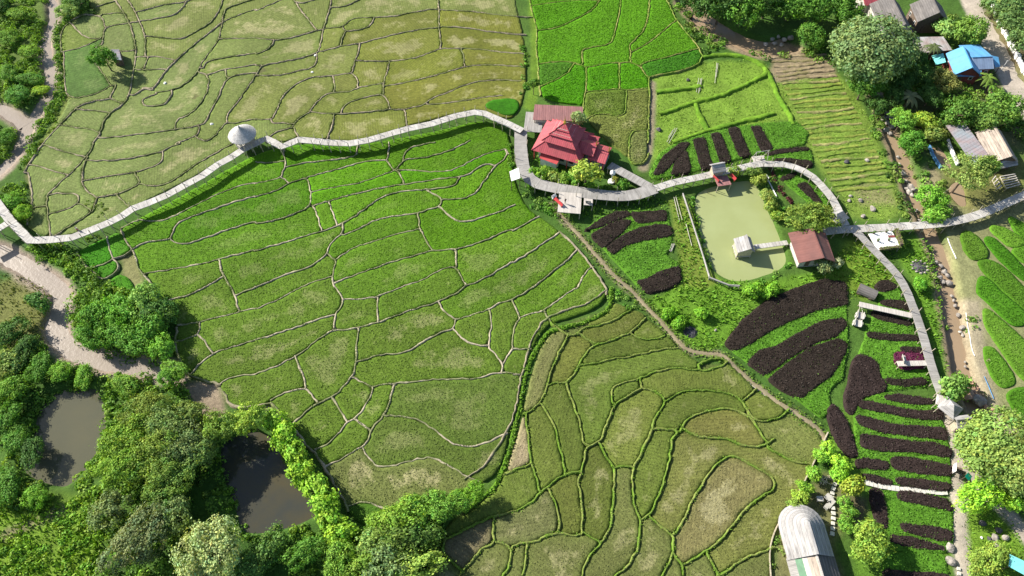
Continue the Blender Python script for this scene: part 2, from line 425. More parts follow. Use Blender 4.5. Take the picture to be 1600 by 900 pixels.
T[0, 1] = ("s", """590,0 560,60 490,140 430,200 370,250 320,300 295,330 295,390
270,0 210,90 150,180
290,10 400,50 500,75
200,130 300,160 410,190
565,105 680,105 800,95 900,75 1010,50 1060,25 1130,0
550,80 520,150 515,200 520,270 580,320 610,340
520,230 620,215 740,195 840,180 930,155 1000,125 1025,80 1015,50
845,180 870,230 875,255 800,290 720,320 640,330 600,340
875,250 930,265 1000,265 1080,235 1150,185 1250,115 1350,60 1480,-15
735,320 810,395
180,180 195,250 205,320 205,390
175,510 180,430 210,400 295,390
295,390 300,450 315,520 315,590
300,320 360,310 480,310 500,340 495,375 410,415 310,440
495,375 550,400 580,430 480,490 400,540 340,580
610,340 580,430
870,480 960,490 1060,470 1180,410 1300,345 1420,295 1520,260 1600,245
860,480 760,530
1600,330 1500,355 1380,395 1250,440 1150,475 1100,510 1080,560 1070,600 960,610 880,625 830,660
1070,600 1135,635 1240,605 1340,570 1450,530 1550,500 1600,490
900,815 1040,790 1180,770 1300,745 1420,710 1540,680 1600,665
755,530 780,600 830,660 850,720 870,790 900,815 950,880
485,680 520,740 555,780 600,770 700,735 710,720
670,580 690,660 710,720
710,720 760,710 830,660
570,785 630,855 690,830 740,790 740,740 710,720
1380,740 1395,830 1450,900
1270,900 1340,865 1395,835""")
T[1, 1] = ("s", """0,250 90,235 160,215 170,180 185,140 180,80 165,0
0,115 80,125 175,110
185,150 260,130 360,115 470,105 570,90 630,80 635,-10
0,335 80,310 150,290 200,250 290,220 400,190 500,165 600,135 700,110 810,105
165,215 205,245
300,215 330,230 345,310 345,395 250,435 150,475 0,500
350,305 440,285 540,265 640,250 720,225 830,185 870,170
820,105 850,160 870,170
830,-10 830,60 820,105
870,170 920,110 950,95 1050,90 1150,65 1250,30 1340,-20
920,110 930,60 960,30 1000,15 1120,-10
870,165 1000,170 1120,180 1220,175 1300,135 1380,90 1450,60 1560,35
870,170 900,185 930,255
350,390 460,360 560,330 680,300 800,275 930,255 1050,240 1160,220 1270,210 1340,190 1410,135 1460,125 1495,140 1530,120 1575,70
460,365 480,430 510,510
360,390 385,450 415,550
0,670 120,635 240,600 360,565 430,545 520,510 540,500 600,470 680,410 760,350 850,310 950,295 1060,290 1140,280 1240,270 1275,215
540,505 550,560 490,600 455,650 445,690 390,740 330,775 220,805 120,850 0,895
550,570 640,535 740,480 820,460 900,450 1000,440 1070,415 1150,395 1165,350 1120,320 1070,295
1165,350 1280,350 1360,320 1410,260 1450,200 1495,140
1155,400 1200,450 1270,490 1350,485 1440,455 1520,430 1620,380
1010,440 1020,500 1025,535 1060,590 1100,665
445,690 500,735 530,700 600,660 680,630 780,600 880,565 1025,535
500,735 485,800 480,840 495,900
480,830 380,860 280,900
490,870 600,830 720,785 840,745 960,710 1100,668 1180,670 1300,650 1400,620 1500,575 1600,535
1250,665 1255,770
920,890 1010,865 1090,830 1160,785 1250,770 1280,830 1315,890
1315,890 1400,860 1500,800 1600,740""")
T[2, 1] = ("s", """0,545 80,505 170,455
0,745 80,700 160,650 230,600 300,555
135,895 200,850 270,790 340,730 410,660
405,900 440,840 470,790 510,770""")
T[0, 2] = ("s", """1050,80 1130,65 1200,40 1280,0
1440,-10 1470,60 1500,155
1470,55 1540,20 1600,0
1110,235 1250,215 1380,185 1500,155 1600,130
1250,220 1245,300 1100,340
1245,305 1290,340 1330,410
1190,540 1270,460 1340,410 1450,370 1600,330
1380,600 1420,570 1500,550 1600,540""")
T[1, 2] = ("s", """0,135 100,95 200,45 280,0
495,0 550,70 520,140 495,170 490,260
550,75 650,75 750,60 840,30 930,-10
765,60 765,215
0,330 150,280 300,235 400,195 495,170
0,540 100,505 200,455 300,395 380,335 440,290 490,265 560,265 650,250 760,220 850,185 950,150 1050,115 1140,90 1230,50 1315,-10
645,260 630,350 630,450 610,550 550,620 480,690 380,720 310,780 230,850
1140,90 1180,150 1250,205 1340,175 1450,140
1250,205 1240,260 1160,275 1080,320 1000,370 920,410 860,420 790,415 720,440 630,460
1240,260 1280,310 1340,355 1450,365
1460,140 1475,220 1460,320 1450,365 1500,420 1545,490 1540,530
1455,140 1500,105 1600,75
1545,485 1580,420 1605,380
615,565 680,600 730,630 790,605 870,600 980,590 1100,575 1230,570 1370,570 1450,550 1540,525 1605,540
730,630 710,700 670,760 620,820 570,840 525,910
485,690 530,770 570,840
870,600 840,700 810,790 740,860 715,905
810,800 900,805 970,815 1040,840 1100,880 1130,900
90,705 190,650 310,625 350,660 385,720
255,440 290,540 315,625
620,820 720,895""")
T[2, 2] = ("s", """0,75 70,40 130,0
0,80 20,120 50,190
50,190 120,165 200,145 270,90 340,40 410,0
205,145 240,215
50,190 15,240 5,310 5,385
0,385 120,385
0,540 60,545""")
T[2.5, 2] = ("g", """400,295 460,250 560,235 640,205 745,140
420,290 500,345 540,355 640,325 730,290 780,250 835,190
745,290 800,320 880,330 955,305
280,250 350,300 420,290
350,300 310,370 280,440 240,530 220,610
540,355 490,375 450,430 430,470 400,520 345,600 300,590 220,610
430,485 530,480 600,450 700,435 800,420 900,390 1040,375
345,600 350,650 390,740 420,830 435,900 445,970
220,610 200,680 175,720 120,770 60,790
180,725 230,790 280,900 295,1000 320,1080 330,1150
85,790 100,900 115,1000 120,1090 150,1170 170,1270
1165,480 1250,440 1330,450
1350,465 1280,505 1200,520 1100,510 1010,500 920,520 850,545 800,570 700,590 640,620 620,660 630,725
800,570 805,630 840,635 910,650 960,710
805,630 740,670 640,725 620,790 590,850 575,900 555,960 510,975 460,995 450,1070 435,1140 415,1210 430,1330 445,1420 435,1545
960,710 920,770 890,830 870,900 830,980 800,1060 755,1130 750,1230 760,1350 790,1430 805,1450 800,1550 785,1640 730,1730 640,1810
960,710 1020,670 1080,650 1180,640 1280,650 1380,670 1440,710 1460,740 1480,800 1530,835 1600,830 1660,820 1730,760
1440,705 1530,635
1050,900 1070,840 1140,795 1240,770 1330,755 1400,770 1470,800 1520,850 1560,920 1600,970
880,890 960,880 1050,900 1000,940 990,1020 975,1130 940,1240 900,1330 860,1420 805,1450""")
T[1, 3] = ("s", """370,115 450,75 500,30 525,0
720,-5 700,60 660,95 580,145 500,190 420,220
660,95 690,140 740,200 770,225 850,215 950,190 1060,160 1130,170 1200,210 1260,240 1300,270 1400,310
1130,0 1200,55 1270,90 1350,95 1430,75 1500,40 1570,5
580,470 660,435 740,450 830,490""")
T[2, 3] = ("g", """0,250 60,225 120,195
-60,270 0,250
-420,670 -350,640 -250,590 -150,540 0,505 60,480 120,445 180,380 230,340 290,290 350,265 430,250
-110,545 -115,640 -110,690 -180,730 -250,800 -320,890
-110,690 -40,700 0,745
0,720 60,700 140,690 220,650 295,625 370,650 435,640
0,735 -10,830 -60,910
-440,750 -380,810 -310,870
230,360 270,440 295,530 290,625
95,700 90,790 70,900
550,75 580,150 640,230
435,625 540,680
640,230 640,350 625,480 620,580 580,660 510,750 450,830 440,910
640,230 700,215 755,220
860,520 920,590 1000,645
1000,645 1050,600 1090,510 1140,410 1200,310 1270,210 1330,155 1400,155 1480,200 1600,265 1640,300 1640,360 1600,380 1510,440 1430,510 1380,590 1310,670 1220,745 1130,790 1065,835
1005,645 1010,760 960,850 930,910
1010,765 1065,835 1070,910
1215,750 1250,830 1290,890
1280,910 1380,840 1460,790 1640,720
1050,-30 1150,35 1250,35 1330,40 1400,70 1480,100 1600,80 1640,40
1600,100 1680,150 1760,190 1870,205""")
BUND = []                                       # (kind, pixel line)
for (cx_, cy_), (kd, txt) in T.items():
    ox, oy = int(cx_)*400, int(cy_)*225
    for ln in txt.strip().split('\n'): BUND.append((kd, pts(ln, ox, oy, 4)))
STRIP = [("g", pts("1020,0 1020,60 1010,130 940,180 850,215 700,255 625,275 585,340 540,400 510,460 480,560 460,680 440,800 410,890 390,1000 360,1090 330,1170 290,1250 230,1300 170,1350 100,1400", 700, 450, 4), 1.2)]

REG = {   # paddy regions in photo pixels: outline
 'V': [(763,160),(775,157),(805,155),(812,165),(806,178),(792,182),(770,172),(757,168)],
 'A': [(150,-30),(135,5),(158,22),(118,28),(97,42),(96,80),(101,90),(101,140),(110,158),(95,185),(72,220),(50,252),(38,275),(47,295),(48,322),(42,345),(45,356),(78,370),(110,366),(150,352),(185,337),(215,320),(255,300),(300,278),(345,250),(385,226),(415,213),(440,222),(470,213),(510,218),(560,220),(605,206),(660,190),(735,172),(755,171),(790,186),(806,180),(815,160),(822,125),(818,60),(803,0),(800,-30)],
 'B': [(186,358),(215,345),(300,300),(385,250),(425,235),(470,226),(540,232),(620,218),(700,203),(745,190),(780,195),(796,215),(799,260),(803,285),(820,325),(842,340),(873,362),(902,388),(925,418),(946,448),(946,465),(928,482),(898,494),(866,503),(850,512),(835,535),(826,560),(818,590),(810,625),(800,672),(788,715),(772,742),(748,757),(715,770),(690,778),(650,772),(620,792),(600,812),(580,822),(560,815),(546,800),(535,775),(520,750),(507,730),(495,708),(482,700),(468,678),(452,660),(436,640),(425,628),(400,632),(372,637),(358,628),(350,612),(346,600),(325,595),(303,592),(287,575),(277,555),(275,535),(277,512),(270,495),(262,480),(258,468),(246,450),(235,432),(224,428),(215,412),(208,392),(196,378)],
 'B2': [(121,396),(135,388),(168,373),(186,362),(198,385),(207,395),(184,405),(185,425),(173,433),(158,440),(143,422),(130,412)],
 'B3': [(172,438),(192,428),(212,452),(200,461),(178,452)],
 'C': [(872,513),(900,500),(940,488),(957,472),(985,485),(1005,490),(1010,500),(1040,522),(1058,542),(1075,557),(1092,568),(1125,570),(1137,566),(1160,592),(1182,612),(1210,630),(1240,648),(1275,672),(1285,682),(1285,700),(1270,730),(1258,755),(1240,780),(1222,800),(1208,830),(1202,870),(1200,930),(660,930),(668,880),(690,850),(700,822),(730,795),(752,775),(778,758),(795,730),(808,690),(818,650),(828,600),(840,560),(850,535)],
 'D': [(823,-20),(828,12),(833,30),(838,50),(838,75),(841,100),(842,125),(845,150),(870,160),(912,163),(916,180),(925,195),(950,222),(980,245),(1000,262),(1008,255),(1011,225),(1013,180),(1014,130),(1014,122),(1045,112),(1075,108),(1092,100),(1098,88),(1088,72),(1072,52),(1055,30),(1047,10),(1040,-20)],
}
E_PLOT = [pts(s, 1200, oy, 4) for oy, s in (
 (225, "1205,560 1250,545 1310,580 1390,700 1290,725 1240,690"), (225, "1345,590 1400,580 1500,670 1600,780 1680,850 1680,900 1570,830 1450,720"),
 (225, "1380,520 1440,510 1550,570 1600,600 1600,630 1520,645 1440,580"), (225, "1300,740 1380,722 1480,775 1600,900 1680,990 1680,1080 1600,1030 1480,925 1400,850"),
 (225, "1320,835 1360,828 1430,900 1480,950 1600,1040 1620,1110 1555,1140 1480,1090 1330,945 1310,930"), (225, "1530,660 1600,640 1680,660 1680,760 1600,740 1545,695"),
 (225, "1490,440 1600,500 1680,540 1680,600 1600,590 1540,540"), (450, "1350,140 1370,130 1480,220 1600,330 1680,400 1680,640 1600,570 1550,520 1450,370 1360,240"),
 (450, "1340,380 1390,365 1450,420 1550,570 1530,600 1470,620 1420,590"), (450, "1490,670 1540,635 1600,627 1690,620 1690,930 1600,860 1540,760"))]

BRIDGE = {  # centre line at deck level in photo pixels, width, deck height, panel length, material
 'west': (pts("-25,290 5,330 18,347 33,362 46,375 60,375 82,374 112,371 140,360 170,347.5 190,337.5 207,326 230,317.5 260,305 287,290 315,275 340,257 362,245 380,233 392,227 416,216 440,229 467,218 490,220 515,222.5 545,224 575,219 612,208 637,201 675,193 712,181 742,175 757,177 775,185 800,196 816,204"), 1.8, 2.5, 2.4, 'deck'),
 'branch': (pts("14,347 -12,363 -40,378"), 1.7, 2.45, 2.4, 'deck'),
 'pavilion': (pts("814,203 813,225 815,250 820,270 832,284 850,290 882,296 920,302 955,306 985,306 1007,300 1024,294"), 2.9, 1.75, 2.2, 'deck_grey'),
 'middle': (pts("1022,295 1050,285 1082,279 1117,271 1150,264 1175,258 1190,255 1210,256.5 1230,256.5 1247,263 1263,270 1274,279 1286,292 1298,306 1307,320 1313,338 1322,352"), 1.75, 1.7, 2.4, 'deck'),
 'east': (pts("1284,362 1318,358 1350,357 1400,354 1450,351 1487,347 1525,337 1550,327 1575,316 1600,305 1640,288"), 1.9, 1.6, 2.4, 'deck'),
 'south': (pts("1332,358 1345,367 1360,385 1380,405 1400,425 1415,449 1425,475 1435,500 1445,532 1452,560 1460,585 1470,612 1478,632"), 1.65, 1.6, 2.2, 'deck_grey'),
}
ROAD = {   # centre line, width m, lift
 'dirt_road': (pts("1505,-30 1520,10 1540,45 1560,85 1580,125 1605,165 1650,235"), 5.2, (.40, .345, .28)),
 'footpath': (pts("1478,640 1486,668 1492,700 1493,730 1494,760 1497,790 1500,830 1504,870 1508,930"), 1.9, (.40, .35, .28)),
 'garden_path': (pts("1491,700 1505,718 1520,742 1540,765 1560,787 1585,812 1612,848"), 2.0, (.37, .32, .255)),
 'farm_track': (pts("862,318 880,342 905,368 925,392 945,415 965,437 985,452 1005,475 1030,500 1050,524 1072,547 1100,553 1128,552 1150,575 1180,602 1215,628 1250,650 1282,672 1290,690"), .8, (.24, .20, .125)),
}
POND = {   # outline, water level, depth, material
 'green': (pts("1088,312 1095,302 1110,296 1130,290 1155,286 1172,285 1182,295 1188,308 1196,330 1206,350 1215,372 1222,392 1226,410 1214,420 1195,427 1170,435 1148,437 1130,431 1116,420 1106,402 1100,378 1092,345"), -.55, 1.6, 'pond_green'),
 'grey': (pts("66,637 85,618 108,609 135,608 157,612 163,640 164,672 158,700 140,725 125,742 105,760 85,757 62,750 45,740 35,727 50,705 55,680 60,655"), -1.0, 2.0, 'pond_grey'),
 'dark': (pts("345,700 365,685 395,675 418,680 432,698 440,722 455,748 470,770 490,790 497,802 478,812 455,822 430,828 400,833 380,828 372,800 360,770 350,735"), -1.1, 2.2, 'pond_dark'),
 'fish': (pts("1454,230 1462,225 1484,258 1482,262 1470,262"), -.35, 1.0, 'mud_water'),
 'tank': (pts("1489,292 1496,287 1502,292 1503,306 1508,318 1500,320 1492,310 1486,300"), -.35, 1.0, 'mud_water'),
}
STREAM = {
 'muddy_west': (pts("75,-30 79,0 86,22 80,45 70,62 72,85 79,108 82,130 72,155 58,178 46,198 36,222 22,246 -2,270 -30,290"), 2.3, -.9, 'silt_water'),
 'muddy_side': (pts("-30,158 0,170 20,180 40,196"), 2.8, -.88, 'silt_water'),
 'muddy_south': (pts("-30,385 5,396 35,415 65,432 90,448 100,468 92,490 86,510 95,532 115,550 150,562 190,569 225,574 262,580 275,584"), 3.3, -.9, 'silt_water'),
 'brook_north': (pts("1075,5 1095,30 1115,45 1140,60 1170,72 1200,80 1230,72"), 6.0, -1.2, 'mud_water'),
 'brook_east': (pts("1350,110 1372,150 1385,190 1398,225 1408,250 1420,285 1432,320 1446,352 1462,385 1472,420 1478,455 1486,495 1494,540 1499,575 1508,600 1520,630 1535,660"), 3.2, -1.3, 'mud_water'),
}
# ------------------------------------------------------------------ ground sheet
dx0 = np.arange(-172, 172.01, .5); dy0 = np.arange(4, 206.01, .5)
xs = np.r_[-4000, -2000, -900, -450, -260, -200, -183, dx0, 183, 200, 260, 450, 900, 2000, 4000]
ys = np.r_[-3000, -1000, -300, -100, -30, -8, dy0, 215, 240, 300, 500, 1000, 2500, 6000]
GX, GY = np.meshgrid(xs, ys, indexing='ij'); nX, nY = GX.shape
gz = (fbm(GX, GY, .09, 3)-.5)*.35 - .12 + (vnoise(GX, GY, .8, 9)-.5)*.08
gz = np.where((np.abs(GX) > 175) | (GY > 206) | (GY < 4), -.2, gz)
jit = (fbm(GX, GY, .25, 5)-.5)*2.2
jit2 = (fbm(GX, GY, .6, 15)-.5)*1.0
gc = np.empty(GX.shape+(3,)); base = np.array([.055, .115, .018])
v1 = fbm(GX, GY, .05, 21); v2 = fbm(GX, GY, .3, 25)
gc[:] = base; gc += (v1[..., None]-.5)*np.array([.05, .06, .01]); gc *= (.75+.5*v2)[..., None]
def paint(poly_px, c, feather=.8, amt=1.0, j=1.0, z=0.0):
    poly = wpts(poly_px, z); m = 6
    k = (GX > poly[:, 0].min()-m) & (GX < poly[:, 0].max()+m) & (GY > poly[:, 1].min()-m) & (GY < poly[:, 1].max()+m)
    d = sdist(GX[k], GY[k], poly) + jit[k]*j*.7 + jit2[k]*j*.6
    a = step01(-feather, feather, d)*amt
    gc[k] = gc[k]*(1-a[:, None]) + np.array(c)*(.8+.4*v2[k])[:, None]*a[:, None]
def paintline(line_px, w, c, feather=.8, amt=1.0, j=.6):
    ln = smooth(wpts(line_px), 2); m = w+5
    k = (GX > ln[:, 0].min()-m) & (GX < ln[:, 0].max()+m) & (GY > ln[:, 1].min()-m) & (GY < ln[:, 1].max()+m)
    d = w/2 - segdist(GX[k], GY[k], ln) + jit2[k]*j + jit[k]*j*.4
    a = step01(-feather, feather, d)*amt
    gc[k] = gc[k]*(1-a[:, None]) + np.array(c)*(.8+.4*v2[k])[:, None]*a[:, None]
LIME, GRASS, DRY, MUD, DARKG = (.135, .215, .022), (.075, .155, .02), (.21, .185, .085), (.31, .245, .19), (.03, .06, .014)
for r in 'ABCD': paint(REG[r], {'A': (.13, .135, .05), 'B': (.06, .10, .02), 'C': (.09, .115, .03), 'D': (.06, .13, .015)}[r], .6, 1, .2)
paint([(1020,118),(1100,95),(1190,95),(1215,120),(1245,185),(1150,205),(1060,222),(1018,255)], (.150, .250, .030), 1.2, .95)      # rough meadow
paint([(1200,110),(1215,80),(1260,75),(1305,100),(1308,118),(1240,128),(1208,130)], (.235, .185, .115), 1, .95)                    # bare rows
paint([(1206,132),(1310,115),(1340,150),(1370,210),(1395,270),(1415,330),(1390,345),(1330,340),(1300,290),(1260,230),(1240,190)], (.15, .225, .035), 1.2, .95)
paint([(1330,285),(1390,285),(1400,320),(1345,320)], (.225, .195, .10), 1.5, .7)
paint([(1060,430),(1180,440),(1290,425),(1330,435),(1250,455),(1170,490),(1135,535),(1100,550),(1075,540),(1010,470),(1040,455)], (.10, .205, .018), 1, 1)   # lush grass by the pond
paint([(1045,310),(1070,305),(1090,340),(1105,420),(1130,440),(1100,452),(1062,445),(1058,380)], (.15, .20, .03), .8, .9)
paint([(1320,380),(1345,370),(1400,440),(1350,470),(1290,430)], LIME, 1, .9)
paint([(1395,385),(1450,365),(1465,400),(1470,520),(1480,590),(1450,520),(1420,430)], (.10, .205, .018), .8, .95)
paint([(1490,760),(1510,740),(1570,790),(1600,840),(1600,930),(1515,930),(1503,830)], (.12, .215, .02), 1, .95)
paint([(1285,690),(1310,640),(1480,640),(1492,930),(1330,930),(1340,760)], (.085, .17, .018), 1, 1)
paint([(0,440),(30,430),(70,440),(82,480),(75,530),(40,560),(0,540),(-40,500)], (.15, .155, .045), 2, .9)                            # dry meadow at the left
paint([(0,0),(75,0),(70,60),(75,120),(30,170),(-30,160),(-30,0)], (.10, .15, .025), 2, .8)
paint([(1470,320),(1600,300),(1700,300),(1700,720),(1600,700),(1540,650),(1500,600),(1488,500)], (.24, .225, .11), 1, .75)
paint([(1495,470),(1535,465),(1540,560),(1560,640),(1600,700),(1570,690),(1520,640),(1500,580)], (.31, .26, .18), 1.2, .85)
paint([(1450,255),(1475,268),(1480,300),(1460,320),(1445,290)], (.28, .225, .14), 1.5, .8)
paint([(1470,262),(1600,250),(1600,300),(1520,330),(1480,310)], (.16, .15, .05), 1.5, .8)
paint([(290,600),(340,590),(352,640),(330,690),(300,660)], (.26, .20, .14), 1, .95)
paint([(1285,740),(1340,750),(1330,800),(1305,850),(1330,930),(1200,930),(1215,840),(1250,790)], (.15, .145, .06), 1, .9)
paint([(1322,820),(1332,770),(1355,780),(1345,850)], (.11, .085, .05), .8, .9)
paint([(1360,160),(1420,130),(1480,150),(1500,200),(1450,240),(1400,230)], (.10, .09, .045), 2, .7)
paint([(1480,110),(1560,120),(1600,190),(1600,240),(1500,190)], (.12, .10, .055), 2, .7)
paint([(30,400),(95,430),(110,470),(70,470),(20,430)], MUD, 1.0, .8)
paint([(75,330),(60,420),(130,440),(170,430),(110,390)], GRASS, 1, .7)
paint([(190,395),(215,400),(225,440),(205,455),(190,430)], (.20, .19, .08), .7, .9)
paint([(398,625),(440,632),(480,695),(470,700),(430,645)], (.26, .23, .14), .5, .9)
paint([(-40,780),(110,775),(170,770),(160,830),(150,940),(-40,940)], (.13, .215, .022), 2.0, .95)
paint([(0,830),(110,785),(125,790),(60,820),(0,850)], (.16, .135, .08), .7, .8)
paintline(pts("833,-20 836,30 838,60 836,110 832,140 828,165"), 3.0, (.11, .19, .02), .6)
paintline(pts("815,60 823,110 818,150 800,170"), 2.2, (.07, .13, .02), .6)
paintline(pts("1018,130 1018,180 1015,230 1005,262"), 2.2, (.22, .185, .12), .6)
paintline(pts("100,150 112,160 90,195 65,235 48,260"), 3.0, (.15, .185, .04), .8)
paintline(pts("175,220 155,255 120,290 80,300"), 3.6, (.15, .18, .05), .8)
paintline(pts("98,82 122,77 145,65 160,55"), 2.2, (.145, .11, .06), .5)
paintline(pts("112,37 122,50 132,57 140,62"), 2.2, (.15, .12, .065), .5)
for (k_, (ln, w, lev, mt)) in STREAM.items(): paintline(ln, w+(2.2 if k_ == 'muddy_south' else 1.8), MUD if 'muddy' in k_ else (.24, .18, .115), .7)
for (k_, (ln, w, c)) in ROAD.items(): paintline(ln, w+.5, c, .5)
paintline(pts("1545,20 1570,70 1600,130 1640,200"), 2.5, (.18, .17, .07), .8)
paint([(1565,90),(1600,110),(1660,150),(1660,-30),(1560,-30)], (.15, .105, .06), 1.5, .7)
carve = np.zeros(GX.shape)
for k_, (pl, lev, dep, mt) in POND.items():
    d = sdist(GX, GY, smoothc(wpts(pl, lev), 2)); carve = np.maximum(carve, dep*step01(-.9, .9, d + .15))
for k_, (ln, w, lev, mt) in STREAM.items():
    d = w/2 - segdist(GX, GY, smooth(wpts(ln, lev), 2)) + jit2*.9; carve = np.maximum(carve, (-lev+.5)*step01(-1.1, .7, d))
gz -= carve
gc *= (1-.0*carve)[..., None]
idx = np.arange(nX*nY).reshape(nX, nY)
F = np.stack([idx[:-1, :-1], idx[1:, :-1], idx[1:, 1:], idx[:-1, 1:]], -1).reshape(-1, 4)
me = rawmesh('ground', np.stack([GX, GY, gz], -1).reshape(-1, 3), F, M['ground'], col=np.clip(gc, .004, .8).reshape(-1, 3), smooth_=True)
tag(link('ground', me), 'green valley ground with grass, bare earth and stream banks', 'ground', kind='structure')
def gheight(x, y):
    i = np.clip((np.asarray(x)+172)/.5, 0, len(dx0)-2).astype(int)+7; j = np.clip((np.asarray(y)-4)/.5, 0, len(dy0)-2).astype(int)+6
    return gz[i, j]

# ------------------------------------------------------------------ water
def fill(name, poly, z, mat, label, parent=None):
    b = MB(); n = len(poly); b.v = [(x, y, z) for x, y in poly]; b.f = [list(range(n))]; b.uv = [(x, y) for x, y in poly]
    if sum(poly[i][0]*poly[(i+1) % n][1]-poly[(i+1) % n][0]*poly[i][1] for i in range(n)) < 0: b.f[0].reverse(); b.uv.reverse()
    return tag(b.build(name, mat, parent), label, 'water', kind='structure')
def offset(poly, d):                      # push an outline outwards by d metres
    a = np.roll(poly, 1, axis=0); b = np.roll(poly, -1, axis=0); t = b-a; t /= np.hypot(*t.T)[:, None]+1e-9; n = np.c_[t[:, 1], -t[:, 0]]
    x, y = poly.T; s = np.sign(np.dot(x, np.roll(y, -1))-np.dot(y, np.roll(x, -1))); return poly+n*d*s
def grow(poly, d):
    c = poly.mean(0); r = poly-c; L = np.hypot(*r.T)[:, None]; return c + r*(L+d)/L
PL = {'green': 'square olive green pond with a small hut in it', 'grey': 'rounded grey brown pond among trees at the left', 'dark': 'dark shaded pond beside the lime hedge',
      'fish': 'brown fish pond inside a blue edge below the zinc roof', 'tank': 'narrow muddy pool beside the open crowned tree'}
for k_, (pl, lev, dep, mt) in POND.items(): fill('pond_water', grow(smoothc(wpts(pl, lev), 2), .7), lev, M[mt], PL[k_])
def ribbon(name, line, w, z, mat, label, cat='water', col=None, wj=.12, zfun=None, kind='structure', parent=None):
    c = resample(smooth(line, 2), 1.0); t = np.gradient(c, axis=0); t /= np.hypot(*t.T)[:, None]+1e-9; nrm = np.c_[-t[:, 1], t[:, 0]]
    n = len(c); K = 5; V = []; r = np.random.default_rng(len(name)+n)
    wl_ = w/2*(1+wj*(r.random(n)-.5)*2); wr_ = w/2*(1+wj*(r.random(n)-.5)*2)
    for k in range(K):
        a = -1+2*k/(K-1); off = np.where(a < 0, a*wl_, a*wr_); q = c+nrm*off[:, None]
        zz = np.full(n, z) if zfun is None else zfun(q[:, 0], q[:, 1], a)
        V.append(np.c_[q, zz])
    V = np.stack(V, 1); ii = np.arange(n*K).reshape(n, K)
    F = np.stack([ii[:-1, :-1], ii[:-1, 1:], ii[1:, 1:], ii[1:, :-1]], -1).reshape(-1, 4)[:, ::-1]
    V = V.reshape(-1, 3)
    cc = None if col is None else np.array(col)*(.8+.4*fbm(V[:, 0], V[:, 1], .4, 31))[:, None]
    o = link(name, rawmesh(name, V, F, mat, col=cc, smooth_=True), parent)
    return tag(o, label, cat, kind=kind)
SL = {'muddy_west': 'pale muddy stream winding down the left edge', 'muddy_side': 'muddy side stream joining from the left edge', 'muddy_south': 'wide silty stream curving past the bushes',
      'brook_north': 'brown rocky brook under the trees at the top', 'brook_east': 'rocky brown brook running beside the right hand gardens'}
for k_, (ln, w, lev, mt) in STREAM.items(): ribbon('stream', wpts(ln, lev), w+1.0, lev, M[mt], SL[k_])
RL = {'dirt_road': 'pale dirt road past the blue roofed house', 'footpath': 'pale earth footpath along the garden beds', 'garden_path': 'earth path running under the mango tree', 'farm_track': 'brown farm track between the paddies and the gardens'}
for k_, (ln, w, c) in ROAD.items():
    ribbon(k_, wpts(ln), w, 0, M['dirt'], RL[k_], 'road' if 'road' in k_ else 'path', col=c, wj=.22,
           zfun=lambda x, y, a: np.maximum(gheight(x, y), -.4)+.09-.07*abs(a)**3)

# ------------------------------------------------------------------ paddies: cells between the bunds become one mesh per plot
CS = .36; FX0, FY0 = -150.0, 18.0; FN, FM = int(285/CS), int(172/CS)
fcx = FX0+(np.arange(FN)+.5)*CS; fcy = FY0+(np.arange(FM)+.5)*CS
CX, CY = np.meshgrid(fcx, fcy, indexing='ij')
reg = np.zeros((FN, FM), np.int16); RK = list(REG)
for q, r in enumerate(RK): reg[inpoly(CX, CY, smoothc(wpts(REG[r]), 1)) & (reg == 0)] = q+1
for q, pl in enumerate(E_PLOT): reg[inpoly(CX, CY, offset(smoothc(wpts(pl), 1), .2))] = 100+q
block = np.zeros((FN, FM), bool)
def stamp(line, rad):
    c = resample(line, .15); R = int(rad/CS)+2
    I = ((c[:, 0]-FX0)/CS).astype(int); J = ((c[:, 1]-FY0)/CS).astype(int)
    for di in range(-R, R+1):
        for dj in range(-R, R+1):
            a = I+di; b = J+dj; k = (a >= 0) & (a < FN) & (b >= 0) & (b < FM); a = a[k]; b = b[k]
            h = np.hypot(FX0+(a+.5)*CS-c[k, 0], FY0+(b+.5)*CS-c[k, 1]) < rad
            block[a[h], b[h]] = True
lines = [smooth(wpts(l), 2) for _, l in BUND]
allp = [resample(l, .4) for l in lines]
for i, l in enumerate(lines):                   # close small gaps between line ends and their neighbours
    for e in (0, -1):
        p = l[e]; best = None
        for j, q in enumerate(allp):
            if j == i: continue
            d = np.hypot(q[:, 0]-p[0], q[:, 1]-p[1]); k = d.argmin()
            if best is None or d[k] < best[0]: best = (d[k], q[k])
        if best and .05 < best[0] < 2.3:
            lines[i] = l = np.vstack([best[1], l]) if e == 0 else np.vstack([l, best[1]])
for (kd, _), l in zip(BUND, lines): stamp(l, .29 if kd == 's' else .34)
for kd, l, w in STRIP: stamp(smooth(wpts(l), 2), w/2+.2)
for k_, (ln, w, c) in ROAD.items(): stamp(smooth(wpts(ln), 2), w/2+.3)
ok = (reg > 0) & ~block
lab = np.zeros((FN, FM), np.int32); nlab = 0; okb = ok.copy(); ncell = [0]; regof = [0]
for i0, j0 in zip(*np.nonzero(ok)):
    if lab[i0, j0]: continue
    nlab += 1; st = [(i0, j0)]; lab[i0, j0] = nlab; n = 0; r0 = reg[i0, j0]
    while st:
        i, j = st.pop(); n += 1
        for a, b in ((i+1, j), (i-1, j), (i, j+1), (i, j-1)):
            if 0 <= a < FN and 0 <= b < FM and okb[a, b] and not lab[a, b] and reg[a, b] == r0: lab[a, b] = nlab; st.append((a, b))
    ncell.append(n); regof.append(r0)
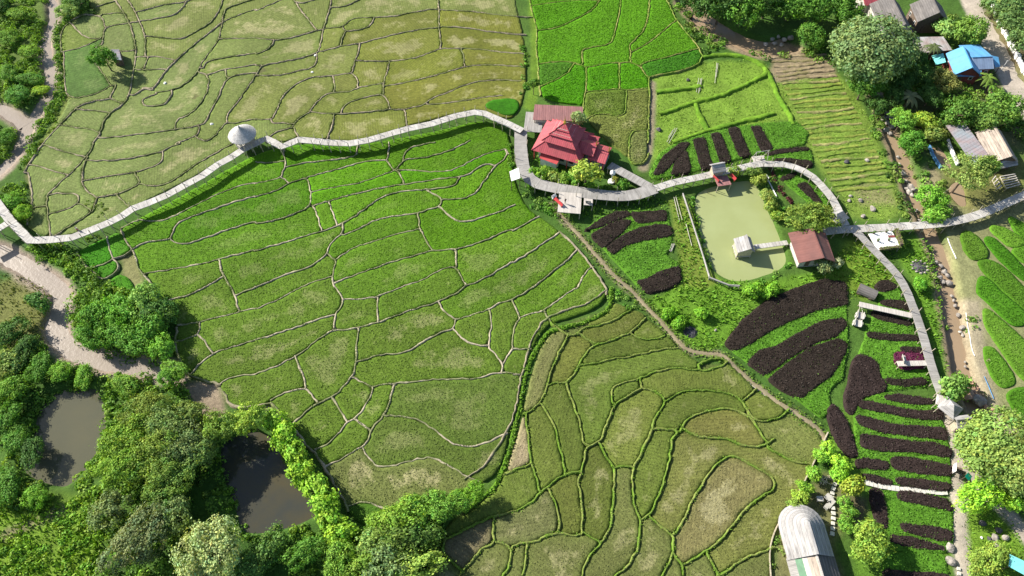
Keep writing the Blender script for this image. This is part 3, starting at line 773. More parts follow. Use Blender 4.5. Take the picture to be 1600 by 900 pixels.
# distance (cells) from the plot edge
mid = np.zeros((FN+1, FM+1)); er = lab > 0; depth = np.zeros((FN, FM))
L0 = np.pad(lab, 1)
for k in range(22):
    depth += er
    p = np.pad(er, 1); er = er & p[:-2, 1:-1] & p[2:, 1:-1] & p[1:-1, :-2] & p[1:-1, 2:]
    if not er.any(): break
TERR = {}
TN = {'A': 'dry olive stubble paddies above the white bamboo bridge', 'B': 'green rice paddies below the white bamboo bridge', 'C': 'brownish rice paddies with bright green bunds in the lower middle',
      'D': 'vivid green rice paddies behind the red roofed pavilion', 'E': 'small rice plots beyond the brook at the right edge'}
for k_ in TN: TERR[k_] = tag(empty('rice_terrace'), TN[k_], 'rice field', kind='structure')
PC = {  # base colour, pale patch amount per region
 'A': ((.138, .150, .026), .62), 'B': ((.074, .186, .005), .06), 'C': ((.100, .128, .025), .48), 'D': ((.066, .195, .005), .0), 'E': ((.07, .17, .012), .08),
 'B2': ((.05, .17, .008), 0.), 'B3': ((.05, .17, .008), 0.), 'V': ((.045, .16, .008), 0.)}
OVR = [  # (pixel, colour, patch) for plots that differ
 ((135,120), (.075, .135, .03), .1), ((110,60), (.13, .17, .035), .3), ((945,165), (.095, .145, .02), .2), ((950,205), (.13, .155, .035), .5), ((990,170), (.13, .155, .035), .5), ((990,235), (.13, .15, .045), .5),
 ((860,120), (.06, .16, .012), .0), ((1060,95), (.04, .145, .008), 0), ((825,815), (.055, .125, .014), .05), ((865,805), (.13, .14, .05), .6),
 ((560,800), (.06, .13, .014), .0), ((805,700), (.27, .22, .13), .8), ((1110,760), (.17, .155, .06), .8), ((1080,720), (.165, .155, .055), .8), ((1140,665), (.15, .15, .04), .5),
 ((1160,830), (.14, .13, .05), .7), ((700,640), (.085, .13, .022), .2), ((600,740), (.12, .14, .04), .75), ((640,700), (.085, .125, .022), .25), ((1220,720), (.14, .15, .04), .5), ((1230,680), (.13, .15, .04), .4),
 ((850,570), (.15, .155, .055), .7), ((880,560), (.125, .14, .03), .5), ((960,850), (.13, .145, .045), .6), ((740,860), (.15, .13, .07), .8), ((980,820), (.12, .135, .04), .5)]  # the dark brown lower left plot: its colour stands in for tree shadow
ovr = {}
for (px, c, a) in OVR:
    w = P2(*px); i = int((w[0]-FX0)/CS); j = int((w[1]-FY0)/CS)
    if 0 <= i < FN and 0 <= j < FM and lab[i, j]: ovr[lab[i, j]] = (c, a)
order = np.argsort(lab[lab > 0], kind='stable'); I_, J_ = np.nonzero(lab > 0); I_ = I_[order]; J_ = J_[order]; LL = lab[I_, J_]
starts = np.searchsorted(LL, np.arange(1, nlab+2)); plot_info = {}
dv = np.pad(depth, ((0, 1), (0, 1))); dv = np.minimum(np.minimum(dv, np.roll(dv, 1, 0)), np.minimum(np.roll(dv, 1, 1), np.roll(np.roll(dv, 1, 0), 1, 1)))
for L in range(1, nlab+1):
    if ncell[L] < 30: continue
    a, b = starts[L-1], starts[L]; ci, cj = I_[a:b], J_[a:b]
    code = regof[L]; rn = 'E' if code >= 100 else RK[code-1]; tn = rn[0] if rn[0] in TERR else 'A'
    corners = np.stack([ci*(FM+1)+cj, (ci+1)*(FM+1)+cj, (ci+1)*(FM+1)+cj+1, ci*(FM+1)+cj+1], 1)
    uq, inv = np.unique(corners, return_inverse=True); q = inv.reshape(-1, 4)
    vi, vj = uq // (FM+1), uq % (FM+1)
    V = np.c_[FX0+vi*CS, FY0+vj*CS].astype(float); V0 = V.copy()
    e = np.concatenate([q[:, [0, 1]], q[:, [1, 2]], q[:, [2, 3]], q[:, [3, 0]]]); key = np.sort(e, 1); h = key[:, 0].astype(np.int64)*len(uq)+key[:, 1]
    u_, first, cnt = np.unique(h, return_index=True, return_counts=True); be = e[first[cnt == 1]]
    bd = np.zeros(len(uq), bool); bd[be.ravel()] = True
    for it in range(5):                          # smooth the outline
        acc = np.zeros_like(V); n_ = np.zeros(len(uq))
        np.add.at(acc, be[:, 0], V[be[:, 1]]); np.add.at(acc, be[:, 1], V[be[:, 0]]); np.add.at(n_, be[:, 0], 1); np.add.at(n_, be[:, 1], 1)
        V[bd] = .4*V[bd] + .6*acc[bd]/n_[bd][:, None]
    ed = V[be[:, 1]]-V[be[:, 0]]; on = np.zeros_like(V); nn = np.c_[ed[:, 1], -ed[:, 0]]; np.add.at(on, be[:, 0], nn); np.add.at(on, be[:, 1], nn)
    V[bd] += (on[bd]/(np.hypot(*on[bd].T)[:, None]+1e-6))*.17        # the surface runs under the foot of the bunds
    r = np.random.default_rng(L)
    lev = {'A': .06, 'B': .16, 'C': .12, 'D': .24, 'E': .0}.get(rn[0], .2) + r.uniform(-.05, .08)
    d_ = dv[vi, vj]; z = lev + (fbm(V[:, 0], V[:, 1], .9, 41, 2)-.5)*.10
    nb = len(uq); vb = np.nonzero(bd)[0]; mp = -np.ones(nb, int); mp[vb] = nb+np.arange(len(vb))
    VV = np.vstack([np.c_[V, z], np.c_[V[vb], np.full(len(vb), -.45)]])
    sk = np.stack([be[:, 1], be[:, 0], mp[be[:, 0]], mp[be[:, 1]]], 1)
    FF = np.vstack([q, sk]); md = np.clip(np.r_[d_, np.zeros(len(vb))]*CS/3.2, 0, 1)
    o = link('paddy_field', rawmesh('paddy_field', VV, FF, M['field'], fl={'mid': md}, smooth_=False), TERR[tn])
    c, pa = ovr.get(L, PC[rn])
    if L not in ovr:
        t = r.uniform(-1, 1); c = tuple(np.array(c)*(1+.17*t)+np.array([.016, .006, .004])*r.uniform(-1, 1)); pa = pa*r.uniform(.5, 1.15)
        if rn == 'A':                            # greener and paler towards the left
            k = np.clip((-20-V[:, 0].mean())/60, 0, 1); c = tuple(np.array(c)*(1-k)+np.array((.145, .182, .055))*k)
        if rn == 'B':                            # the paddies pale towards the viewer
            yy = V[:, 1].mean(); k = np.clip((108-yy)/40, 0, 1); c = tuple(np.array(c)*(1-k)+np.array((.092, .150, .018))*k); pa = pa*(1-k)+.36*k*r.uniform(.6, 1.2)
    o.color = (*np.clip(c, .003, 1), float(np.clip(pa, 0, 1)))
    plot_info[L] = (rn, c, pa, lev)
print('plots', len(plot_info))
# bunds: one low earth bank per traced line
def bank(name, line, w, h, col, col2, parent, seed, z0=-.1):
    c = resample(line, .55); n = len(c)
    if n < 2: return
    r = np.random.default_rng(seed); t = np.gradient(c, axis=0); t /= np.hypot(*t.T)[:, None]+1e-9; nrm = np.c_[-t[:, 1], t[:, 0]]
    c = c + nrm*((vnoise(c[:, 0], c[:, 1], 1.1, 51)-.5)*.36)[:, None]
    prof = [(-.62, 0), (-.44, .72), (-.2, 1), (.2, 1), (.44, .72), (.62, 0)]; V = []; C = []
    g = step01(.45, .62, fbm(c[:, 0], c[:, 1], .35, 61)+r.uniform(-.1, .1))
    for a, b in prof:
        ww = w*(1+.55*(r.random(n)-.5))*(.7+.6*vnoise(c[:, 0], c[:, 1], .3, 53)); q = c+nrm*(a*ww)[:, None]; zz = z0+(h-z0)*b + (r.random(n)-.5)*.13*b
        V.append(np.c_[q, zz]); side = abs(a) > .3
        gg = g*(.9 if side else .55)
        C.append(np.array(col)*(1-gg[:, None])+np.array(col2)*gg[:, None])
    V = np.stack(V, 1); C = np.stack(C, 1)*(.85+.3*r.random((n, 1, 1))); K = len(prof); ii = np.arange(n*K).reshape(n, K)
    F = np.stack([ii[:-1, :-1], ii[:-1, 1:], ii[1:, 1:], ii[1:, :-1]], -1).reshape(-1, 4)[:, ::-1]
    return link(name, rawmesh(name, V.reshape(-1, 3), F, M['soil'], col=C.reshape(-1, 3)), parent)
for i, ((kd, px), l) in enumerate(zip(BUND, lines)):
    m = np.mean(px, axis=0); mw = P2(*m)
    rr = 'A'
    for r in ('D', 'C', 'B', 'B2', 'A'):
        if inpoly(np.array([mw[0]]), np.array([mw[1]]), grow(wpts(REG[r]), 2.0))[0]: rr = r[0]; break
    if kd == 's': bank('bund', l, .38, .27 if rr == 'A' else .34, (.29, .245, .17) if rr == 'A' else (.36, .315, .225), (.085, .125, .022), TERR[rr], i)
    else: bank('bund', l, .40 if rr == 'C' else .42, .43 if rr == 'C' else .38, (.17, .205, .05) if rr == 'C' else (.20, .215, .06), (.085, .180, .012), TERR[rr], i)
bank('bund', smooth(wpts(STRIP[0][1]), 2), .7, .28, (.085, .18, .014), (.06, .14, .012), TERR['C'], 999)
# soil bund beside the green strip and round the outer edge of the middle paddies
for k, s in enumerate(("1790,510 1700,590 1600,625 1470,665 1410,700 1380,730 1340,790 1320,835 1300,900 1280,980 1250,1090 1235,1210 1200,1340 1160,1420 1100,1510 1060,1580 1000,1640 900,1700",)):
    bank('bund', smooth(wpts(pts(s, 500, 325, 4)), 2), .42, .44, (.24, .21, .14), (.08, .14, .02), TERR['B'], 1000+k)
for k, ln in enumerate((pts("873,362 902,388 925,418 946,448 948,462"), pts("425,630 436,642 452,662 468,680 482,702 495,710 507,732 520,752 535,777 546,800"), pts("277,512 275,535 277,555 287,575 303,592 325,597 346,602"), pts("350,612 358,630 372,639 400,634 425,630"))):
    bank('bund', smooth(wpts(ln), 2), .5, .4, (.27, .235, .16), (.085, .125, .022), TERR['B'], 1100+k)
# ------------------------------------------------------------------ bamboo bridges
POST = MB().tube((0, 0, -.9), (0, 0, 1.2), .085, .07, 5).mesh('post', M['bamboo'])
LEGM = MB().tube((0, 0, -2.4), (0, 0, 0), .09, .075, 5).mesh('leg', M['bamboo'])
def bridge(key, label, post_step=2, seed=1, lamp=False):
    ln, w, zd, step, mt = BRIDGE[key]; ln = smooth(wpts(ln, zd), 1) if key != 'west' else wpts(ln, zd)
    c = resample(ln, step); n = len(c); r = random.Random(seed)
    if key == 'west':                            # keep the sharp corners by the round hut
        keep = ln; c = np.vstack([resample(ln[i:i+2], step)[:-1] if np.hypot(*(ln[i+1]-ln[i])) > step*.8 else ln[i:i+1] for i in range(len(ln)-1)]+[ln[-1:]]); n = len(c)
    t = np.gradient(c, axis=0); t /= np.hypot(*t.T)[:, None]; nr = np.c_[-t[:, 1], t[:, 0]]
    root = tag(empty('bamboo_bridge', (float(c[0, 0]), float(c[0, 1]), 0)), label, 'bridge', 'bamboo walkways')
    off = Vector((c[0, 0], c[0, 1], 0)); dist = 0
    for i in range(n-1):
        a, b = c[i], c[i+1]; L = float(np.hypot(*(b-a))); d = (b-a)/max(L, 1e-6)
        g = .012; A = a+d*g; B = b-d*g; wa = w/2*(1+r.uniform(-.035, .035)); wb = w/2*(1+r.uniform(-.035, .035)); z = zd+r.uniform(-.02, .02)
        q = [(*(A-nr[i]*wa), z), (*(B-nr[i+1]*wb), z+r.uniform(-.015, .015)), (*(B+nr[i+1]*wb), z+r.uniform(-.015, .015)), (*(A+nr[i]*wa), z)]
        m = MB(); q = [Vector(p)-off for p in q]; bo = [p-Vector((0, 0, .13)) for p in q]
        m.face(q, [(dist, 0), (dist+L, 0), (dist+L, w), (dist, w)]); m.face(bo[::-1])
        for k in range(4): j = (k+1) % 4; m.face([q[j], q[k], bo[k], bo[j]])
        m.build('deck_panel', M[mt], root); dist += L
        for s in (-1, 1):
            e = a+nr[i]*s*(w/2-.12); gzv = float(gheight(e[0], e[1]))
            lg = link('leg', LEGM, root, (e[0]-off.x, e[1]-off.y, zd-.1)); lg.rotation_euler = (r.uniform(-.05, .05), r.uniform(-.05, .05), 0)
            lg.scale = (1, 1, (zd-.1-gzv+.25)/2.4)
            if (i % post_step == 0) and (r.random() < .8):
                e = a+nr[i]*s*(w/2+.02); po = link('post', POST, root, (e[0]-off.x, e[1]-off.y, zd)); po.rotation_euler = (r.uniform(-.1, .1), r.uniform(-.1, .1), r.random())
    return root
bridge('west', 'long pale bamboo footbridge curving across the rice fields past the round hut', 1, 3)
bridge('branch', 'short bamboo walkway branching off at the left edge', 1, 4)
bridge('pavilion', 'wide grey boardwalk curving round the red roofed pavilion', 2, 5)
bridge('middle', 'bamboo walkway above the square green pond', 1, 6)
bridge('east', 'bamboo walkway crossing the brook towards the right edge', 1, 7)
bridge('south', 'narrow grey walkway running down beside the striped garden', 2, 8)

def deck(name, label, cat, corners_px, z, mat, group=None, legs=True, thick=.16):
    c = [P(u, v, z) for u, v in corners_px]; o = c[0].copy(); o.z = 0
    root = tag(empty(name, o), label, cat, group); q = [p-o for p in c]
    # square the corners up: keep edge 0-1, use the mean depth of the other sides
    e = (q[1]-q[0]); L = e.length; e.normalize(); nrm = Vector((-e.y, e.x, 0)); dd = ((q[3]-q[0]).dot(nrm)+(q[2]-q[1]).dot(nrm))/2
    q = [q[0], q[1], q[1]+nrm*dd, q[0]+nrm*dd]
    n = max(2, int(L/1.3))
    for k in range(n):
        a = q[0].lerp(q[1], k/n)+e*.012; b = q[0].lerp(q[1], (k+1)/n)-e*.012
        MB().slab(a, b, b+nrm*dd, a+nrm*dd, thick).build('deck_panel', mat, root)
    if legs:
        for i in range(4):
            p = q[i].lerp((q[0]+q[2])/2, .06); g = float(gheight(p.x+o.x, p.y+o.y)); MB().tube((p.x, p.y, g-.3), (p.x, p.y, z-thick), .1, .1, 6).build('leg', M['bamboo'], root)
    return root, o, q, nrm
deck('boardwalk', 'short plank jetty ending at the grey animal sculptures', 'walkway', pts("1343,479 1425,497 1427,489 1344,472"), 1.45, M['deck_pale'])
deck('boardwalk', 'stub walkway reaching into the magenta flower bed', 'walkway', pts("1404,572 1450,571 1450,563 1404,564"), 1.45, M['deck_pale'])
deck('jetty', 'narrow plank jetty joining the pond hut to the brown house', 'walkway', pts("1180,389 1232,382 1231,375 1180,382"), .7, M['deck'])
deck('boardwalk', 'shaded walkway slanting from the pavilion down to the bridge', 'walkway', pts("948,262 1018,300 1024,292 958,252"), 1.6, M['deck_grey'])
deck('platform', 'plank platform at the pavilion door beside the annexe roof', 'deck', pts("818,205 846,207 838,176 820,174"), 1.75, M['deck_grey'])
r_, o_, q_, n_ = deck('viewing_deck', 'large pale square viewing deck below the boardwalk', 'deck', pts("871,331 907,334 909,302 873,300"), 1.85, M['deck_pale'])
deck('viewing_deck', 'small pale side deck next to the large viewing deck', 'deck', pts("912,320 926,321 926,308 913,308"), 1.7, M['deck_pale'])
deck('viewing_deck', 'reddish plank deck on stilts over the pond edge', 'deck', pts("1122,291 1143,288 1139,273 1118,276"), 1.6, M['pink_roof'])
deck('platform', 'pale landing under the open swing frame by the walkway', 'deck', pts("1180,257 1198,255 1195,242 1177,245"), 1.6, M['deck_pale'])
r_t, o_t, q_t, n_t = deck('terrace', 'white terrace with hedges beside the walkway crossing', 'terrace', pts("1371,391 1408,386 1396,360 1359,365"), 1.5, M['white'])
# benches, frames, rails
def bench(u, v, z, rz, mat, label, L=1.8):
    p = P(u, v, z); t = tag(empty('bench', p, rz), label, 'bench')
    MB().box((0, 0, .42), L, .45, .06).build('seat', mat, t); MB().box((0, .22, .7), L, .06, .4).build('backrest', mat, t)
    for s in (-1, 1): MB().box((s*(L/2-.1), 0, .2), .08, .4, .4).build('leg', mat, t)
    return t
bench(872, 318, 1.85, math.radians(-52), M['redpaint'], 'red slatted bench at the corner of the large viewing deck', 2.6)
bench(866, 309, 1.85, math.radians(38), M['white'], 'white seat behind the red bench on the viewing deck', 1.2)
bench(1144, 279, 1.6, math.radians(-60), M['redpaint'], 'red seat on the right side of the pond deck', 1.8)
bench(1119, 281, 1.6, math.radians(120), M['redpaint'], 'red seat on the left side of the pond deck', 1.8)
bench(919, 317, 1.7, math.radians(170), M['deck_grey'], 'grey seat on the small side deck', 1.2)
def frame_gate(label, a, b, z, h, mat):
    A = P(*a, z); B = P(*b, z); t = tag(empty('frame_gate', A), label, 'frame'); d = B-A
    e = d.normalized(); n = Vector((-e.y, e.x, 0))*.75
    for q in (Vector((0, 0, 0)), d):
        for s in (-1, 1): MB().tube(q+n*s, q+Vector((0, 0, h)), .06, .06, 6).build('post', mat, t)
    MB().tube(Vector((0, 0, h))-e*.2, d+Vector((0, 0, h))+e*.2, .06, .06, 6).build('beam', mat, t)
    MB().box(d/2+Vector((0, 0, .55)), d.length*.6, .4, .05, math.atan2(e.y, e.x)).build('swing_seat', mat, t)
    for s in (.25, .75): MB().tube(d*s+Vector((0, 0, .55)), d*s+Vector((0, 0, h)), .015, .015, 4).build('rope', mat, t)
frame_gate('tall open swing frame beside the walkway bend', (1178, 249), (1197, 246), 1.6, 2.3, M['concrete'])

# ------------------------------------------------------------------ roofs and houses
def place(root):                                # children built in world coordinates -> local to the root
    o = Vector(root.location)
    for c in list(root.children):
        if c.type == 'MESH':
            c.data.transform(Matrix.Translation(-o))
        for g in c.children:
            g.data.transform(Matrix.Translation(-o))
def gable(name, label, cat, ra, rb, zr, el, zl, er, ze, roof, wall, over=.45, thick=.14, roof_r=None, gable_mat=None, windows=2, stilts=None, group=None, panels=1, ext=0.0, door=True, foot=None):
    """ridge ends ra, rb (photo pixels at height zr); el/er one pixel on the left/right eave at zl/ze, or a width in metres"""
    A = P(*ra, zr); B = P(*rb, zr); ax = (B-A); ax.z = 0; L = ax.length; ax.normalize(); n = Vector((ax.y, -ax.x, 0))
    if n.x < -.45: n = -n                       # n points to the right (or front) side
    if ext: B = B+ax*ext; L += ext
    def wid(e, z): return e if isinstance(e, (int, float)) else abs((P(*e, z)-A).dot(n))
    wl_, wr_ = wid(el, zl), wid(er, ze)
    base = (A+B)/2; base.z = float(gheight(base.x, base.y)) if foot is None else foot
    root = tag(empty(name, base), label, cat, group); Z = Vector((0, 0, 1)); A0 = Vector((A.x, A.y, 0)); 
    def pt(s, w, z): return A0+ax*s+n*w+Z*z
    for side, w, z, mt in ((-1, wl_, zl, roof), (1, wr_, ze, roof_r or roof)):
        for k in range(panels):
            s0, s1 = L*k/panels+(.01 if k else 0), L*(k+1)/panels
            dz = .015*((k*7) % 3)
            MB().slab(pt(s0, side*w, z+dz), pt(s1, side*w, z+dz), pt(s1, side*.001, zr+dz), pt(s0, side*.001, zr+dz), thick).build('roof_slope', mt, root)
    MB().box(pt(L/2, 0, zr+.05), L+.1, .28, .1, math.atan2(ax.y, ax.x)).build('ridge_cap', roof, root)
    b = base.z; fl = b if stilts is None else b+stilts
    x0, x1, y0, y1 = over, L-over, -(wl_-over), wr_-over
    hl = zl+(zr-zl)*over/max(wl_, .1)-thick-.02; hr = ze+(zr-ze)*over/max(wr_, .1)-thick-.02
    w = MB(); c4 = [pt(x0, y0, 0), pt(x1, y0, 0), pt(x1, y1, 0), pt(x0, y1, 0)]
    for i, (ha, hb) in enumerate(((hl, hl), (hl, hr), (hr, hr), (hr, hl))):
        p, q = c4[i], c4[(i+1) % 4]; pm = (p+q)/2
        if ha == hb and i in (0, 2): w.face([p+Z*fl, q+Z*fl, q+Z*hb, p+Z*ha])
        else:
            rm = pt(x1 if i == 1 else x0, 0, 0); w.face([p+Z*fl, q+Z*fl, q+Z*hb, rm+Z*(zr-thick-.04), p+Z*ha])
    wo = w.build('wall', wall, root)
    if stilts is not None:
        MB().prism([(p.x, p.y) for p in (pt(x0-.1, y0-.1, 0), pt(x1+.1, y0-.1, 0), pt(x1+.1, y1+.1, 0), pt(x0-.1, y1+.1, 0))], fl-.15, fl+.004).build('floor', M['deck'], root)
        for p in c4+[(c4[0]+c4[1])/2, (c4[2]+c4[3])/2]: MB().tube(p+Z*(b-.6), p+Z*(fl-.1), .11, .11, 6).build('stilt', M['bamboo'], root)
    mt = M['glass']; rz = math.atan2(ax.y, ax.x)
    def opening(s, wv, z, a, hgt, along, nm='window', m_=None):
        if nm == 'window':
            f = MB().box(pt(s, wv, z), a if along else .1, .1 if along else a, hgt, rz).build('window', M['white'], root)
            g = MB().box(pt(s, wv, z), a-.2 if along else .14, .14 if along else a-.2, hgt-.2, rz).build('pane', mt, f)
        else:
            MB().box(pt(s, wv, z), a if along else .1, .1 if along else a, hgt, rz).build(nm, m_ or M['wood'], root)
    hh = min(hl, hr)-fl
    if hh > 1.3 and windows:
        for k in range(windows):
            s = L*(k+.5)/windows
            opening(s, y1+.02, fl+hh*.6, .9, min(1.0, hh*.5), True); opening(s, y0-.02, fl+hh*.6, .9, min(1.0, hh*.5), True)
        for xx in (x0-.02, x1+.02): opening(xx, (y0+y1)/2+(y1-y0)*.22, fl+hh*.6, .9, min(1.0, hh*.5), False)
        if door: opening(x1+.02, (y0+y1)/2-(y1-y0)*.2, fl+min(1.0, hh*.45), .9, min(2.0, hh*.9), False, 'door')
    place(root); return root
def shed(name, label, cat, c_px, zs, roof, wall=None, thick=.1, post=True, panels=1, group=None, foot=None):
    """single pitched sheet roof through four pixels at heights zs, on posts"""
    c = [P(u, v, z) for (u, v), z in zip(c_px, zs)]; m = sum(c, Vector())/4; b = float(gheight(m.x, m.y)) if foot is None else foot
    root = tag(empty(name, (m.x, m.y, b)), label, cat, group)
    for k in range(panels):
        f0, f1 = k/panels+(.003 if k else 0), (k+1)/panels; dz = Vector((0, 0, .02*((k*5) % 3)))
        MB().slab(c[0].lerp(c[1], f0)+dz, c[0].lerp(c[1], f1)+dz, c[3].lerp(c[2], f1)+dz, c[3].lerp(c[2], f0)+dz, thick).build('roof_sheet' if panels > 1 else 'roof', roof, root)
    if post:
        for p in c:
            q = p.lerp(m, .07); MB().tube((q.x, q.y, b-.3), (q.x, q.y, q.z-thick), .08, .08, 6).build('post', M['wood'], root)
    if wall:
        q = [p.lerp(m, .1) for p in c]; w = MB()
        for i in range(4): j = (i+1) % 4; w.face([(q[i].x, q[i].y, b-.1), (q[j].x, q[j].y, b-.1), (q[j].x, q[j].y, q[j].z-thick-.03), (q[i].x, q[i].y, q[i].z-thick-.03)])
        w.build('wall', wall, root)
    place(root); return root
def hip(name, label, cat, ctr, rz, a, b, ze, zr, ridge, roof, posts=True, foot=0.0, group=None, wall=None, thick=.1, dark=None):
    """hip roof a x b metres round ctr (world xy), ridge length along a"""
    root = tag(empty(name, (ctr[0], ctr[1], foot), rz), label, cat, group); h = ridge/2; a /= 2; b /= 2; ze -= foot; zr -= foot
    R0, R1 = (-h, 0, zr), (h, 0, zr); e = [(-a, -b, ze), (a, -b, ze), (a, b, ze), (-a, b, ze)]
    if h > .05:
        MB().slab(e[0], e[1], R1, R0, thick).build('roof_slope', roof, root); MB().slab(e[2], e[3], R0, R1, thick).build('roof_slope', roof, root)
    else:
        MB().tri(e[0], e[1], R0, thick).build('roof_slope', roof, root); MB().tri(e[2], e[3], R0, thick).build('roof_slope', roof, root)
    MB().tri(e[1], e[2], R1, thick).build('roof_slope', roof, root); MB().tri(e[3], e[0], R0, thick).build('roof_slope', roof, root)
    if posts:
        for x in (-1, 1):
            for y in (-1, 1): MB().tube((x*(a-.35), y*(b-.35), -.4), (x*(a-.35), y*(b-.35), ze+.05), .08, .08, 6).build('post', M['bamboo'], root)
    if wall: MB().box((0, 0, (ze-.05)/2), 2*a-.8, 2*b-.8, ze-.1).build('wall', wall, root)
    return root
# blue roofed house
gable('house', 'house with bright blue gabled roof beside the dirt road', 'house', (1505, 72), (1519.5, 105.5), 5.4, (1490, 114), 3.0, 3.6, 3.0, M['blue_roof'], M['redwall'], panels=1, gable_mat=M['bluewall'])
gable('house_wing', 'pale blue roofed wing on the road side of the blue house', 'house', (1519, 89.5), (1551, 88), 4.7, (1535, 69), 3.4, (1540, 108), 3.2, M['blue_roof'], M['redwall'], roof_r=M['blue_faded'])
shed('porch_roof', 'blue porch roof along the front of the blue house', 'roof', [(1493, 120), (1532, 119), (1534, 110), (1496, 113)], (2.5, 2.5, 3.1, 3.1), M['blue_roof'])
shed('porch_roof', 'narrow blue lean-to at the road end of the blue house', 'roof', [(1563, 104), (1560, 89), (1550, 87), (1555, 105)], (2.6, 2.6, 3.1, 3.1), M['blue_roof'])
shed('porch_roof', 'turquoise lean-to behind the blue house', 'roof', [(1456, 87), (1474, 83), (1478, 97), (1463, 101)], (2.6, 2.9, 2.9, 2.6), M['teal'])
gable('house', 'grey roofed house touching the largest tree', 'house', (1392, -8), (1415, 38), 6.3, 4.6, 3.6, 3.6, 3.4, M['grey_tile'], M['plaster'], panels=1)
gable('house', 'wide grey roofed house in the top right corner', 'house', (1455, -8), (1468, 19.5), 6.4, (1431.5, 31), 3.4, 4.4, 3.2, M['grey_tile'], M['wood'])
shed('porch_roof', 'small grey porch roof below the wide grey house', 'roof', [(1447, 38), (1464, 33), (1461, 26), (1445, 30)], (2.3, 2.3, 2.8, 2.8), M['grey_tile'])
shed('porch_roof', 'small white sheet leaning on the grey porch', 'roof', [(1439, 39), (1446, 36), (1445, 30), (1437, 32)], (2.2, 2.3, 2.6, 2.6), M['white'])
shed('shed', 'white and rust striped tin shed beside the blue house', 'shed', [(1427, 84), (1488, 78), (1474, 57), (1424, 58)], (2.6, 2.6, 3.3, 3.3), M['tin'], M['wood'])
gable('house', 'red roofed house cut off by the top edge', 'house', (1347, -8), (1371, -12), 4.6, 2.5, 3.4, 2.9, 3.3, M['red_roof'], M['plaster'], windows=0)
shed('shed', 'shed under patched zinc sheets above the brown fish pond', 'shed', [(1521, 257), (1545, 243), (1508, 193), (1478, 196)], (2.5, 2.9, 2.9, 2.5), M['tin_blue'], None, panels=5)
gable('house', 'house with faded thatched gable roof beside the zinc shed', 'house', (1554, 196.5), (1581, 244), 4.6, (1525, 210), 2.6, 2.6, 2.8, M['thatch_old'], M['wood'])
shed('porch_roof', 'grey thatched porch at the front of the thatched house', 'roof', [(1561, 264), (1591, 258), (1589, 246), (1558, 254)], (2.0, 2.0, 2.7, 2.7), M['thatch'])
gable('house', 'brown sheet roofed house at the pond jetty', 'house', (1269, 356), (1287, 403), 4.3, (1249, 414), 3.0, (1300, 396), 2.7, M['brown_roof'], M['plaster'], stilts=.4, over=1.0)
shed('porch_roof', 'lower brown side roof of the house at the pond', 'roof', [(1290, 364), (1304, 405), (1292, 407), (1277, 360)], (2.7, 2.7, 3.2, 3.2), M['brown_roof'])
gable('pond_hut', 'small white thatched hut standing in the green pond', 'hut', (1166, 367), (1173, 389), 3.1, (1153, 397), 2.0, 1.25, 2.0, M['thatch'], M['bamboo'], stilts=1.0, windows=0, foot=-.9, over=.35)
gable('shelter', 'small grey roofed shelter on the walkway behind the pond deck', 'hut', (1112, 258), (1132.5, 254), 4.3, .9, 3.6, 1.6, 3.2, M['thatch'], M['bamboo'], windows=0, stilts=1.65, over=.4)
c = P(1310, 336, 4.0); hip('kiosk', 'thatched kiosk where the walkways cross', 'hut', (c.x, c.y), math.radians(28), 3.6, 3.2, 3.7, 4.9, 1.7, M['thatch'], foot=1.6)
c = P(1489, 634, 3.6); hip('gazebo', 'square pyramid roofed gazebo at the foot of the south walkway', 'gazebo', (c.x, c.y), math.radians(40), 3.3, 3.3, 2.7, 4.0, 0, M['thatch'], foot=0)
c = P(1475, 627, 2.6); hip('gazebo', 'flat pale awning next to the pyramid gazebo', 'awning', (c.x, c.y), math.radians(-25), 2.6, 2.2, 2.5, 2.8, 1.8, M['deck_pale'], foot=0)
gable('shelter', 'small grey shelter half under the mango tree', 'hut', (1495, 656), (1518, 653), 3.2, .9, 2.6, 1.4, 2.3, M['thatch'], M['bamboo'], windows=0)
shed('shelter_roof', 'white slatted arbour at the corner of the boardwalk', 'arbour', [(799, 283), (813, 278), (810, 262), (796, 268)], (3.3, 3.6, 3.6, 3.3), M['white'])
shed('shed', 'turquoise tarpaulin roof in the lower right corner', 'roof', [(1576, 885), (1612, 905), (1612, 882), (1578, 866)], (2.3, 2.3, 3.0, 3.0), M['teal'], None)
shed('shed', 'tiny grey field hut half hidden by the lone tree', 'hut', [(176, 92), (190, 94), (186, 77), (173, 77)], (2.4, 2.0, 2.0, 2.4), M['tin_blue'], M['wood'])
